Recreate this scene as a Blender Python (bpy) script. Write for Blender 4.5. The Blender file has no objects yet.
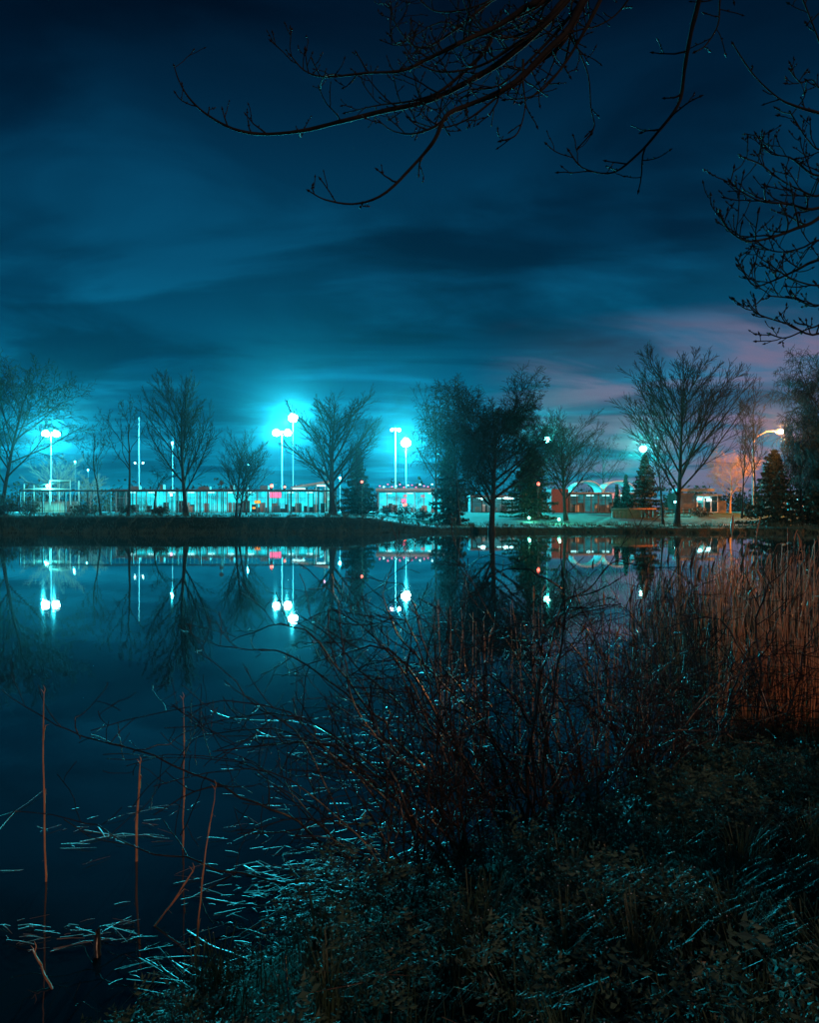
import bpy, math, random
import numpy as np
from mathutils import Vector
R = math.radians
S = bpy.context.scene
C = S.collection

# ------------------------------------------------------------------ camera
EYE = 2.3                                   # above the pond
cam = bpy.data.objects.new('camera', bpy.data.cameras.new('camera'))
cam.data.sensor_fit = 'VERTICAL'; cam.data.sensor_height = 36; cam.data.lens = 24
cam.data.clip_start = 0.05; cam.data.clip_end = 16000
cam.location = (0, 0, EYE); cam.rotation_euler = (R(90), 0, 0)
C.objects.link(cam); S.camera = cam
FPX = 682.0
FS = 1.33                                   # the far bank and everything on it stand this much farther than first paced out
def P(px, py, D):                           # a place D metres out, seen at a photo pixel
    return Vector(((px-409.5)/FPX*D, D, EYE-(py-511.5)/FPX*D))
def X(px, D): return (px-409.5)/FPX*D
def Z(py, D): return EYE-(py-511.5)/FPX*D

# ------------------------------------------------------------------ render look
S.view_settings.view_transform = 'Standard'; S.view_settings.look = 'None'
S.view_settings.exposure = 0; S.view_settings.gamma = 1; S.view_settings.use_curve_mapping = False
S.render.engine = 'CYCLES'
S.cycles.use_denoising = True
S.cycles.max_bounces = 6; S.cycles.volume_bounces = 0; S.cycles.diffuse_bounces = 2; S.cycles.glossy_bounces = 3
S.cycles.sample_clamp_indirect = 4; S.cycles.sample_clamp_direct = 0
S.cycles.caustics_reflective = False; S.cycles.caustics_refractive = False

# ------------------------------------------------------------------ sky and the one sun lamp (low warm night glow from behind)
SUN_EL, SUN_AZ = 19.0, 152.0                 # azimuth clockwise from +Y: behind the camera, to the right
W = bpy.data.worlds.new('World'); S.world = W; W.use_nodes = True
nt = W.node_tree; nt.nodes.clear()
def wn(t, **k):
    n = nt.nodes.new(t)
    for a, v in k.items(): setattr(n, a, v)
    return n
def wl(a, b): nt.links.new(a, b)
def ramp(node, stops):
    cr = node.color_ramp
    while len(cr.elements) > 1: cr.elements.remove(cr.elements[-1])
    cr.elements[0].position = stops[0][0]; cr.elements[0].color = (*stops[0][1], 1)
    for p, c in stops[1:]:
        e = cr.elements.new(p); e.color = (*c, 1)
def wmath(op, a, b=None, c=None):
    n = wn('ShaderNodeMath', operation=op)
    for i, v in enumerate((a, b, c)):
        if v is None: continue
        if isinstance(v, (int, float)): n.inputs[i].default_value = v
        else: wl(v, n.inputs[i])
    return n.outputs[0]
def wmix(f, a, b, mode='MIX'):
    n = wn('ShaderNodeMix', data_type='RGBA', blend_type=mode)
    for i, v in ((0, f), (6, a), (7, b)):
        if isinstance(v, (int, float)): n.inputs[i].default_value = v
        elif isinstance(v, tuple): n.inputs[i].default_value = (*v, 1)
        else: wl(v, n.inputs[i])
    return n.outputs[2]
tc = wn('ShaderNodeTexCoord'); sep = wn('ShaderNodeSeparateXYZ'); wl(tc.outputs['Generated'], sep.inputs[0])
dx, dy, dz = sep.outputs
up = wmath('MAXIMUM', dz, 0.0)
base = wn('ShaderNodeValToRGB'); wl(up, base.inputs[0])
ramp(base, [(0.0, (0.002, 0.20, 0.32)), (0.08, (0.002, 0.150, 0.270)), (0.20, (0.001, 0.078, 0.165)),
            (0.32, (0.0008, 0.040, 0.094)), (0.44, (0.0006, 0.029, 0.073)), (0.51, (0.0004, 0.016, 0.044)), (0.58, (0.0003, 0.006, 0.019)), (1.0, (0.0002, 0.004, 0.013))])
nish = wn('ShaderNodeTexSky', sky_type='NISHITA', sun_disc=False)
nish.sun_elevation = R(SUN_EL); nish.sun_rotation = R(SUN_AZ)
sky0 = wmix(1.0, base.outputs[0], wmix(1.0, nish.outputs[0], (0.00002, 0.0002, 0.0004), 'MULTIPLY'), 'ADD')
# cloud sheet: the view ray meets a flat layer overhead
inv = wmath('DIVIDE', 1.0, wmath('ADD', up, 0.12))
cv = wn('ShaderNodeCombineXYZ')
wl(wmath('MULTIPLY', wmath('MULTIPLY', dx, inv), 0.55), cv.inputs[0]); wl(wmath('MULTIPLY', dy, inv), cv.inputs[1])
def cloud(scale, off, lo, hi, rough=0.52, dist=0.7):
    mp = wn('ShaderNodeMapping'); mp.inputs['Location'].default_value = off; mp.inputs['Rotation'].default_value = (0, 0, R(-9)); wl(cv.outputs[0], mp.inputs[0])
    no = wn('ShaderNodeTexNoise'); no.inputs['Scale'].default_value = scale; no.inputs['Detail'].default_value = 6
    no.inputs['Roughness'].default_value = rough; no.inputs['Distortion'].default_value = dist
    wl(mp.outputs[0], no.inputs[0])
    mr = wn('ShaderNodeMapRange', interpolation_type='SMOOTHSTEP'); mr.inputs[1].default_value = lo; mr.inputs[2].default_value = hi
    wl(no.outputs[0], mr.inputs[0]); return mr.outputs[0]
dark = cloud(1.3, (3.1, 0.4, 0), 0.42, 0.62)
lite = cloud(1.6, (0.7, 5.2, 0), 0.46, 0.66)
sky1 = wmix(wmath('MULTIPLY', dark, 0.85), sky0, wmix(1.0, sky0, (0.25, 0.35, 0.42), 'MULTIPLY'))
sky2 = wmix(wmath('MULTIPLY', lite, 0.85), sky1, wmix(1.0, sky1, (2.4, 1.95, 1.8), 'MULTIPLY'))
# a bank of cloud lit mauve by sodium street lamps
dotn = wn('ShaderNodeVectorMath', operation='DOT_PRODUCT'); wl(tc.outputs['Generated'], dotn.inputs[0])
dotn.inputs[1].default_value = Vector((0.50, 0.84, 0.20)).normalized()
mr = wn('ShaderNodeMapRange', interpolation_type='SMOOTHSTEP'); mr.inputs[1].default_value = 0.90; mr.inputs[2].default_value = 0.999; wl(dotn.outputs['Value'], mr.inputs[0])
band = wn('ShaderNodeMapRange', interpolation_type='SMOOTHSTEP'); band.inputs[1].default_value = 0.275; band.inputs[2].default_value = 0.21; wl(up, band.inputs[0])
mauve = wmath('MULTIPLY', wmath('MULTIPLY', mr.outputs[0], band.outputs[0]), wmath('ADD', 0.12, wmath('MULTIPLY', cloud(1.7, (1.5, 2.2, 0), 0.40, 0.60), 0.95)))
sky3 = wmix(mauve, sky2, (0.165, 0.150, 0.255))
bg = wn('ShaderNodeBackground'); wl(sky3, bg.inputs[0]); bg.inputs[1].default_value = 1.0
wo = wn('ShaderNodeOutputWorld'); wl(bg.outputs[0], wo.inputs[0])

sun = bpy.data.lights.new('sun', 'SUN'); sun.energy = 0.75; sun.angle = R(6); sun.color = (1.0, 0.52, 0.30)
so = bpy.data.objects.new('sun', sun); C.objects.link(so)
sd = Vector((math.sin(R(SUN_AZ))*math.cos(R(SUN_EL)), math.cos(R(SUN_AZ))*math.cos(R(SUN_EL)), math.sin(R(SUN_EL))))
so.rotation_euler = sd.to_track_quat('Z', 'Y').to_euler()

LAMP = 5.6                                  # one scale for every lamp's power
HAZE = 0.000062

# ------------------------------------------------------------------ materials
def mat(name, col, rough=0.8, spec=0.3, noise=None, ns=8.0, bump=0.0, metal=0.0, trans=0.0, coords='Object'):
    m = bpy.data.materials.new(name); m.use_nodes = True
    t = m.node_tree; b = t.nodes['Principled BSDF']
    b.inputs['Base Color'].default_value = (*col, 1); b.inputs['Roughness'].default_value = rough
    b.inputs['Specular IOR Level'].default_value = spec; b.inputs['Metallic'].default_value = metal
    if noise or bump:
        c = t.nodes.new('ShaderNodeTexCoord'); n = t.nodes.new('ShaderNodeTexNoise')
        n.inputs['Scale'].default_value = ns; n.inputs['Detail'].default_value = 5
        t.links.new(c.outputs[coords], n.inputs[0])
        if noise:
            r = t.nodes.new('ShaderNodeValToRGB'); ramp(r, [(0.32, col), (0.68, noise)])
            t.links.new(n.outputs[0], r.inputs[0]); t.links.new(r.outputs[0], b.inputs['Base Color'])
        if bump:
            u = t.nodes.new('ShaderNodeBump'); u.inputs['Strength'].default_value = bump; u.inputs['Distance'].default_value = 0.02
            t.links.new(n.outputs[0], u.inputs['Height']); t.links.new(u.outputs[0], b.inputs['Normal'])
    return m
def emit(name, col, strength, dark=None, ns=3.0, sample='NONE'):
    m = bpy.data.materials.new(name); m.use_nodes = True
    t = m.node_tree; b = t.nodes['Principled BSDF']
    b.inputs['Base Color'].default_value = (0.3, 0.3, 0.3, 1)
    b.inputs['Emission Color'].default_value = (*col, 1); b.inputs['Emission Strength'].default_value = strength
    if dark:
        c = t.nodes.new('ShaderNodeTexCoord'); n = t.nodes.new('ShaderNodeTexNoise')
        n.inputs['Scale'].default_value = ns; n.inputs['Detail'].default_value = 3
        r = t.nodes.new('ShaderNodeValToRGB'); ramp(r, [(0.35, dark), (0.62, col)])
        t.links.new(c.outputs['Object'], n.inputs[0]); t.links.new(n.outputs[0], r.inputs[0]); t.links.new(r.outputs[0], b.inputs['Emission Color'])
    try: m.cycles.emission_sampling = sample
    except Exception: pass
    return m
M = dict(
    bark=mat('bark', (0.010, 0.010, 0.010), 0.8, 0.2, (0.024, 0.023, 0.022), 6, 0.4),
    twig=mat('twig', (0.010, 0.010, 0.010), 0.75, 0.15, (0.022, 0.020, 0.019), 9),
    cane=mat('wet_cane', (0.012, 0.009, 0.009), 0.3, 0.6, (0.045, 0.032, 0.030), 7, 0.25),
    cane2=mat('wet_twig', (0.010, 0.008, 0.008), 0.5, 0.25, (0.026, 0.019, 0.018), 11),
    bud=mat('bud', (0.02, 0.014, 0.014), 0.65, 0.15),
    reed=mat('dead_reed', (0.38, 0.165, 0.09), 0.45, 0.35, (0.76, 0.37, 0.21), 5),
    shade_reed=mat('shaded_reed', (0.035, 0.022, 0.015), 0.5, 0.3, (0.10, 0.055, 0.035), 4),  # dark wet-brown copy of dead_reed, shade of the bed put into its colour
    straw=mat('wet_straw', (0.09, 0.07, 0.055), 0.45, 0.9, (0.38, 0.30, 0.24), 3.5),
    leaf=mat('weed_leaf', (0.032, 0.09, 0.07), 0.55, 0.2, (0.07, 0.14, 0.11), 3.5),
    grassm=mat('grass_blade', (0.025, 0.07, 0.045), 0.5, 0.22, (0.06, 0.115, 0.075), 2.5),
    dew=mat('dew', (0.6, 0.62, 0.62), 0.3, 1.0),
    needle=mat('needle', (0.018, 0.035, 0.02), 0.6, 0.25, (0.045, 0.07, 0.04), 1.5),
    bush=mat('bush_leaf', (0.02, 0.035, 0.018), 0.6, 0.25, (0.05, 0.065, 0.035), 1.2),
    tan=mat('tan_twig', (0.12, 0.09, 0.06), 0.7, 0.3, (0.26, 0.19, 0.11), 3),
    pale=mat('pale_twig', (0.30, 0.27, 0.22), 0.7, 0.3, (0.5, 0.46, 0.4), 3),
    steel=mat('dark_steel', (0.05, 0.052, 0.055), 0.5, 0.5, (0.08, 0.08, 0.08), 4, metal=0.3),
    galv=mat('galvanised', (0.45, 0.46, 0.48), 0.45, 0.5, (0.6, 0.6, 0.62), 3, metal=0.5),
    paint=mat('white_paint', (0.72, 0.72, 0.72), 0.5, 0.4, (0.8, 0.8, 0.8), 2),
    render_=mat('pale_render', (0.45, 0.45, 0.44), 0.85, 0.2, (0.55, 0.55, 0.53), 1.5),
    roofm=mat('roof_sheet', (0.16, 0.17, 0.18), 0.55, 0.4, (0.24, 0.25, 0.26), 1.3),
    darkwall=mat('dark_wall', (0.07, 0.07, 0.075), 0.8, 0.2, (0.1, 0.1, 0.1), 2),
    brick=mat('red_brick', (0.14, 0.045, 0.040), 0.85, 0.2, (0.20, 0.07, 0.06), 4),
    wood=mat('brown_wood', (0.24, 0.12, 0.06), 0.7, 0.3, (0.34, 0.19, 0.10), 5),
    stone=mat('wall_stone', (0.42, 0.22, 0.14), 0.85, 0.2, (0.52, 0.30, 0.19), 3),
    glass=mat('pane_glass', (0.10, 0.13, 0.13), 0.08, 0.8),
    asphalt=mat('asphalt', (0.045, 0.046, 0.05), 0.6, 0.4, (0.07, 0.07, 0.072), 1.2),
    gravel=mat('path_gravel', (0.28, 0.26, 0.23), 0.8, 0.3, (0.36, 0.34, 0.30), 6),
    black=mat('black_plastic', (0.02, 0.02, 0.022), 0.5, 0.4, (0.03, 0.03, 0.03), 5),
    signback=mat('sign_back', (0.10, 0.105, 0.11), 0.5, 0.4, (0.14, 0.14, 0.145), 4),
)
CY = (0.10, 0.92, 1.0)
E = dict(
    lens=emit('lamp_lens', (0.55, 0.98, 1.0), 60),
    lens_small=emit('lamp_lens_small', (0.35, 0.95, 1.0), 14),
    lens_green=emit('lamp_lens_green', (0.25, 1.0, 0.85), 45),
    lens_pink=emit('lamp_lens_pink', (1.0, 0.45, 0.75), 6),
    sodium=emit('lamp_lens_sodium', (1.0, 0.28, 0.02), 1.5),
    red=emit('red_light', (1.0, 0.12, 0.08), 7),
    neon=emit('magenta_sign', (1.0, 0.10, 0.28), 1.9),
    orange=emit('orange_sign', (1.0, 0.30, 0.02), 2.2),
    green=emit('green_garden_light', (0.1, 1.0, 0.55), 5),
    room=emit('self_glow', (0.01, 0.62, 0.70), 2.1, (0.003, 0.22, 0.27), 0.5),
    room_dim=emit('self_glow_dim', (0.015, 0.30, 0.34), 0.5, (0.002, 0.06, 0.08), 0.6),
    room_bright=emit('self_glow_bright', (0.06, 0.85, 0.75), 1.2, (0.005, 0.2, 0.22), 0.9),
    tube=emit('ceiling_tube', (0.45, 1.0, 1.0), 4),
    pinkroom=emit('pink_window', (0.85, 0.20, 0.32), 0.9, (0.1, 0.1, 0.16), 1.2),
)

# ------------------------------------------------------------------ mesh builder
class MB:
    def __init__(self):
        self.v, self.f, self.n = [], [], 0      # arrays of verts, list of (k, faces array)
        self.t = {}
    def raw(self, verts, faces):
        verts = np.asarray(verts, float).reshape(-1, 3)
        by = {}
        for q in faces: by.setdefault(len(q), []).append(q)
        for k, a in by.items(): self.f.append(np.asarray(a, int)+self.n)
        self.v.append(verts); self.n += len(verts); return self
    def arr(self, verts, faces):
        self.f.append(np.asarray(faces, int)+self.n); verts = np.asarray(verts, float).reshape(-1, 3)
        self.v.append(verts); self.n += len(verts); return self
    def box(self, c, s, rz=0.0):
        x, y, z = (s[0]/2, s[1]/2, s[2]/2)
        q = np.array([(-x,-y,-z),(x,-y,-z),(x,y,-z),(-x,y,-z),(-x,-y,z),(x,-y,z),(x,y,z),(-x,y,z)])
        if rz:
            co, si = math.cos(rz), math.sin(rz); q = np.stack([q[:,0]*co-q[:,1]*si, q[:,0]*si+q[:,1]*co, q[:,2]], 1)
        return self.arr(q+np.array(c), [(0,3,2,1),(4,5,6,7),(0,1,5,4),(1,2,6,5),(2,3,7,6),(3,0,4,7)])
    def tube(self, pts, radii, n=4):
        self.t.setdefault((len(pts), n), []).append((pts, radii)); return self
    def ball(self, c, r, sz=1.0, seg=10, rings=6):
        vs = [(0,0,sz)]; fs = []
        for i in range(1, rings):
            a = math.pi*i/rings
            for j in range(seg):
                b = 2*math.pi*j/seg; vs.append((math.sin(a)*math.cos(b), math.sin(a)*math.sin(b), math.cos(a)*sz))
        vs.append((0,0,-sz))
        for j in range(seg): fs.append((0, 1+j, 1+(j+1)%seg))
        for i in range(rings-2):
            for j in range(seg):
                a = 1+i*seg+j; b = 1+i*seg+(j+1)%seg; fs.append((a, a+seg, b+seg, b))
        l = len(vs)-1; o = 1+(rings-2)*seg
        for j in range(seg): fs.append((l, o+(j+1)%seg, o+j))
        return self.raw(np.array(vs)*r+np.array(c), fs)
    def lathe(self, c, prof, seg=12):
        vs, fs = [], []
        for r, z in prof:
            for j in range(seg):
                b = 2*math.pi*j/seg; vs.append((c[0]+r*math.cos(b), c[1]+r*math.sin(b), c[2]+z))
        for i in range(len(prof)-1):
            for j in range(seg): fs.append((i*seg+j, i*seg+(j+1)%seg, (i+1)*seg+(j+1)%seg, (i+1)*seg+j))
        self.raw(vs, fs); return self
    def prism(self, outline, y0, y1, axis='y'):   # outline in x,z extruded along y
        n = len(outline); vs = [(x, y0, z) for x, z in outline]+[(x, y1, z) for x, z in outline]
        fs = [tuple(range(n)), tuple(range(2*n-1, n-1, -1))]+[(i, i+n, (i+1) % n+n, (i+1) % n) for i in range(n)]
        return self.raw(vs, fs)
    def flush(self):
        for (m, n), lst in self.t.items():
            p = np.array([[tuple(q) for q in a] for a, _ in lst], float); r = np.array([b for _, b in lst], float)
            T = len(lst)
            tg = np.gradient(p, axis=1); tg /= np.linalg.norm(tg, axis=2, keepdims=True)+1e-12
            md = p[:, -1]-p[:, 0]; ref = np.zeros((T, 3)); ref[np.arange(T), np.argmin(np.abs(md), axis=1)] = 1
            u = np.cross(tg, ref[:, None, :]); u /= np.linalg.norm(u, axis=2, keepdims=True)+1e-12
            w = np.cross(tg, u)
            a = np.arange(n)*2*math.pi/n
            ring = p[:, :, None, :]+r[:, :, None, None]*(u[:, :, None, :]*np.cos(a)[None, None, :, None]+w[:, :, None, :]*np.sin(a)[None, None, :, None])
            V = ring.reshape(-1, 3)
            b0 = (np.arange(T)*m*n)[:, None, None]+(np.arange(m-1)*n)[None, :, None]; j = np.arange(n)[None, None, :]; j2 = (j+1) % n
            F = np.stack([b0+j, b0+j2, b0+n+j2, b0+n+j], -1).reshape(-1, 4)
            self.arr(V, F)
        self.t = {}
    def mesh(self, name, m=None, smooth=True):
        self.flush()
        me = bpy.data.meshes.new(name)
        V = np.concatenate(self.v) if self.v else np.zeros((0, 3))
        me.vertices.add(len(V)); me.vertices.foreach_set('co', V.astype(np.float32).ravel())
        tot = np.concatenate([np.full(len(f), f.shape[1]) for f in self.f]); idx = np.concatenate([f.ravel() for f in self.f])
        me.loops.add(len(idx)); me.loops.foreach_set('vertex_index', idx.astype(np.int32))
        me.polygons.add(len(tot)); st = np.concatenate([[0], np.cumsum(tot)[:-1]])
        me.polygons.foreach_set('loop_start', st.astype(np.int32)); me.polygons.foreach_set('loop_total', tot.astype(np.int32))
        me.polygons.foreach_set('use_smooth', np.full(len(tot), smooth))
        me.update(calc_edges=True)
        if m: me.materials.append(m)
        return me
    def build(self, name, m, parent=None, smooth=False, at=None):
        if at is not None:
            self.flush(); self.v = [v-np.array(tuple(at)) for v in self.v]
        o = bpy.data.objects.new(name, self.mesh(name, m, smooth)); C.objects.link(o)
        if at is not None and parent is None: o.location = at
        if parent: o.parent = parent
        return o
def tag(o, label=None, cat=None, group=None, kind=None):
    if label: o['label'] = label
    if cat: o['category'] = cat
    if group: o['group'] = group
    if kind: o['kind'] = kind
    return o
def thing(name, label, cat, loc=(0,0,0), group=None):
    o = bpy.data.objects.new(name, None); o.location = loc; C.objects.link(o); o.empty_display_size = 0.2
    return tag(o, label, cat, group)
def part(name, mb, m, root, smooth=False, kind=None):
    """world-space builder -> child of a thing standing at root.location (no rotation)"""
    base = Vector(root.location); p = root
    while p.parent: p = p.parent; base = base+p.location
    o = mb.build(name, m, None, smooth, at=base); o.location = (0, 0, 0); o.parent = root
    if kind: o['kind'] = kind
    return o

# ------------------------------------------------------------------ ground
NS = np.array([(-400,-60),(-60,-14),(-20,-3),(-6,-.6),(-2.6,1.05),(-1.45,2.45),(-1.0,3.1),(-.5,3.75),(.3,4.3),(.95,4.75),(1.7,5.3),(2.6,6.0),(3.6,6.7),(4.6,7.2),(7,8.4),(12,11),(20,15),(60,27),(400,60)], float)
def near_d(x, y):                            # >0 on the near land (vertical gap, softened by slope)
    return (np.interp(x, NS[:,0], NS[:,1])-y)*0.82
def far_y(x): return 74+1.2*np.sin(x*.11)+.6*np.sin(x*.31+1)-18*(1-np.exp(-(x-5)**2/14000))
def sst(a, b, t):
    q = np.clip((t-a)/(b-a), 0, 1); return q*q*(3-2*q)
def hgt(x, y):
    x = np.asarray(x, float); y = np.asarray(y, float)
    dn = near_d(x, y); df = y-far_y(x)
    hn = np.where(dn > 0, 0.72*(1-np.exp(-np.maximum(dn,0)/1.25))+0.02*np.maximum(dn-3,0), np.maximum(-1.3, dn*0.28))
    left = 1.72*sst(-0.5, 4.5, df)+.36*sst(4.5, 26, df); right = 0.55*sst(-.4, 3.0, df)+1.53*sst(2.5, 48, df)
    k = sst(-7, 4, x)
    hf = np.where(df > -0.6, left*(1-k)+right*k-0.02, -1.0*sst(0.6, 4, -df)-0.02)
    bump = 0.035*np.sin(x*2.3+np.sin(y*1.7))*np.sin(y*2.9+x)*np.clip(dn, 0, 1)+0.05*np.sin(x*.7+y*.4)*sst(1, 8, df)*np.sin(y*.9)
    return np.where(y < 25, np.maximum(hn, -1.3), hf)+bump
def G(x, y): return float(hgt(x, y))
xs = np.unique(np.concatenate([np.arange(-6, 10, .16), np.arange(-90, 90, 1.2), np.linspace(-1500, 1500, 40)]))
ys = np.unique(np.concatenate([np.arange(-4, 12, .16), np.arange(12, 42, 1.5), np.arange(42, 66, 1.5), np.arange(66, 92, .45), np.arange(92, 160, 2.5), np.linspace(160, 1500, 25), np.linspace(-300, -4, 12)]))
gx, gy = np.meshgrid(xs, ys); gz = hgt(gx, gy)
V = np.stack([gx.ravel(), gy.ravel(), gz.ravel()], 1); nx, ny = len(xs), len(ys)
i = np.arange(ny-1)[:, None]*nx+np.arange(nx-1)[None, :]
F = np.stack([i, i+1, i+nx+1, i+nx], -1).reshape(-1, 4)
gm = mat('ground_turf', (0.008, 0.024, 0.014), 0.9, 0.08, (0.020, 0.045, 0.028), 1.4, 0.6)
mb = MB().arr(V, F); tag(mb.build('ground', gm, smooth=True), kind='structure')

wm = bpy.data.materials.new('pond_water'); wm.use_nodes = True
t = wm.node_tree; b = t.nodes['Principled BSDF']
b.inputs['Base Color'].default_value = (0.004, 0.018, 0.024, 1); b.inputs['Roughness'].default_value = 0.015; b.inputs['IOR'].default_value = 1.7
c = t.nodes.new('ShaderNodeTexCoord'); mp = t.nodes.new('ShaderNodeMapping'); mp.inputs['Scale'].default_value = (1.2, 0.5, 1); t.links.new(c.outputs['Object'], mp.inputs[0])
n1 = t.nodes.new('ShaderNodeTexNoise'); n1.inputs['Scale'].default_value = 2.6; n1.inputs['Detail'].default_value = 3; t.links.new(mp.outputs[0], n1.inputs[0])
bu = t.nodes.new('ShaderNodeBump'); bu.inputs['Strength'].default_value = 0.022; bu.inputs['Distance'].default_value = 0.05
t.links.new(n1.outputs[0], bu.inputs['Height']); t.links.new(bu.outputs[0], b.inputs['Normal'])
wx = [-300, -60, 60, 300]; wy = [-40, 0, 10, 40, 92]
mb = MB(); vv = [(x, y, 0) for y in wy for x in wx]; mb.raw(vv, [(r*4+k, r*4+k+1, r*4+k+5, r*4+k+4) for r in range(4) for k in range(3)])
tag(mb.build('pond_water', wm), kind='structure')

def strip(name, pts, w, m, lift):
    vs, fs = [], []
    pts = [Vector((p[0], p[1], 0)) for p in pts]; fine = []
    for a, b2 in zip(pts, pts[1:]):
        k = max(1, int((b2-a).length/1.0)); fine += [a.lerp(b2, q/k) for q in range(k)]
    fine.append(pts[-1])
    for q, p in enumerate(fine):
        d = (fine[min(q+1, len(fine)-1)]-fine[max(q-1, 0)]).normalized(); s = Vector((-d.y, d.x, 0))*w/2
        for e in (-1, 0, 1):
            a = p+s*e; vs.append((a.x, a.y, G(a.x, a.y)+lift))
    for q in range(len(fine)-1):
        for e in (0, 1): fs.append((q*3+e, q*3+e+3, q*3+e+4, q*3+e+1))
    o = MB().raw(vs, fs).build(name, m, smooth=True); o['kind'] = 'structure'; return o
strip('footpath', [(-80, 83), (-33, 84), (-18, 83.5), (-9, 82), (-1, 79.8), (6, 79), (18, 79.5), (40, 82), (80, 88)], 1.5, M['gravel'], 0.03)
mb = MB(); gx2, gy2 = np.meshgrid(np.linspace(-260, 220, 40), np.linspace(128, 330, 30)); V = np.stack([gx2.ravel(), gy2.ravel(), hgt(gx2, gy2).ravel()+0.10], 1)
i = np.arange(29)[:, None]*40+np.arange(39)[None, :]
tag(mb.arr(V, np.stack([i, i+1, i+41, i+40], -1).reshape(-1, 4)).build('parking_lot', M['asphalt'], smooth=True), kind='structure')

# ------------------------------------------------------------------ growth
def rdir(rng, d, ang, az):
    d = d.normalized(); a = Vector((1, 0, 0)) if abs(d.x) < .8 else Vector((0, 1, 0))
    u = d.cross(a).normalized(); w = d.cross(u)
    return (d*math.cos(ang)+(u*math.cos(az)+w*math.sin(az))*math.sin(ang)).normalized()
def line(rng, p, d, L, r0, r1, m, wig, trop):
    pts, rad = [p.copy()], [r0]; q = p.copy(); d = d.normalized(); st = L/m
    for k in range(m):
        d = d+Vector((rng.gauss(0, wig), rng.gauss(0, wig), rng.gauss(0, wig))); d.z += trop
        d.normalize(); q = q+d*st; pts.append(q.copy()); rad.append(r0+(r1-r0)*(k+1)/m)
    return pts, rad, d
def grow(rng, out, p, d, L, r, lvl, cfg):
    """recursive branching; out[level] collects (points, radii)"""
    mx = cfg['levels']; m = 2 if lvl == cfg['levels'] else (7, 6, 5, 4, 3, 3)[min(lvl, 5)]
    rend = max(cfg['rmin'], r*0.3)
    pts, rad, dd = line(rng, p, d, L, r, rend, m, cfg['wig'][lvl], cfg['trop'][lvl])
    out.setdefault(lvl, []).append((pts, rad))
    if lvl >= mx: return
    n = cfg['n'][lvl]; n = max(1, int(round(n*rng.uniform(.8, 1.2))))
    az = rng.uniform(0, 6.28)
    for k in range(n):
        tt = cfg['t0'][lvl]+(1-cfg['t0'][lvl])*((k+rng.random())/n)
        s = min(tt*m, m-1e-3); a = int(s); q = pts[a].lerp(pts[a+1], s-a); ra = rad[a]+(rad[a+1]-rad[a])*(s-a)
        dq = (pts[a+1]-pts[a])
        az += 2.4+rng.uniform(-.5, .5)
        nd = rdir(rng, dq, R(cfg['ang'][lvl]*rng.uniform(.7, 1.3)), az)
        cl = L*cfg['ratio'][lvl]*rng.uniform(.65, 1.15)*(1-cfg['fall'][lvl]*tt)
        grow(rng, out, q, nd, cl, max(cfg['rmin'], min(ra*.55, r*.42)), lvl+1, cfg)
VASE = dict(levels=3, n=(24, 13, 10), t0=(.22, .12, .12), ang=(33, 24, 27), ratio=(.92, .46, .55), fall=(.55, .55, .5),
            wig=(.02, .035, .05, .06), trop=(.02, .035, .03, .02), rmin=.023)
ROUND = dict(levels=4, n=(17, 10, 7, 4), t0=(.27, .2, .15, .1), ang=(50, 38, 38, 40), ratio=(.80, .56, .5, .65), fall=(.35, .45, .4, .3),
             wig=(.03, .07, .09, .10, .10), trop=(.02, .05, .01, -.03, -.10), rmin=.021)
CROOK = dict(levels=4, n=(6, 6, 5, 4), t0=(.4, .25, .2, .2), ang=(38, 42, 45, 45), ratio=(.7, .55, .5, .5), fall=(.4, .4, .4, .3),
             wig=(.12, .2, .22, .25, .25), trop=(.03, .06, .02, .0, .0), rmin=.023)
WEEP = dict(levels=4, n=(16, 9, 7, 5), t0=(.25, .2, .15, .1), ang=(42, 45, 50, 50), ratio=(.72, .6, .55, .6), fall=(.4, .4, .3, .2),
            wig=(.04, .09, .1, .08, .05), trop=(.03, .03, -.06, -.22, -.35), rmin=.021)
SLIM = dict(levels=3, n=(16, 7, 5), t0=(.3, .2, .2), ang=(26, 28, 32), ratio=(.42, .5, .5), fall=(.45, .4, .3),
            wig=(.02, .06, .08, .1), trop=(.03, .06, .04, .02), rmin=.023)
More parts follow.
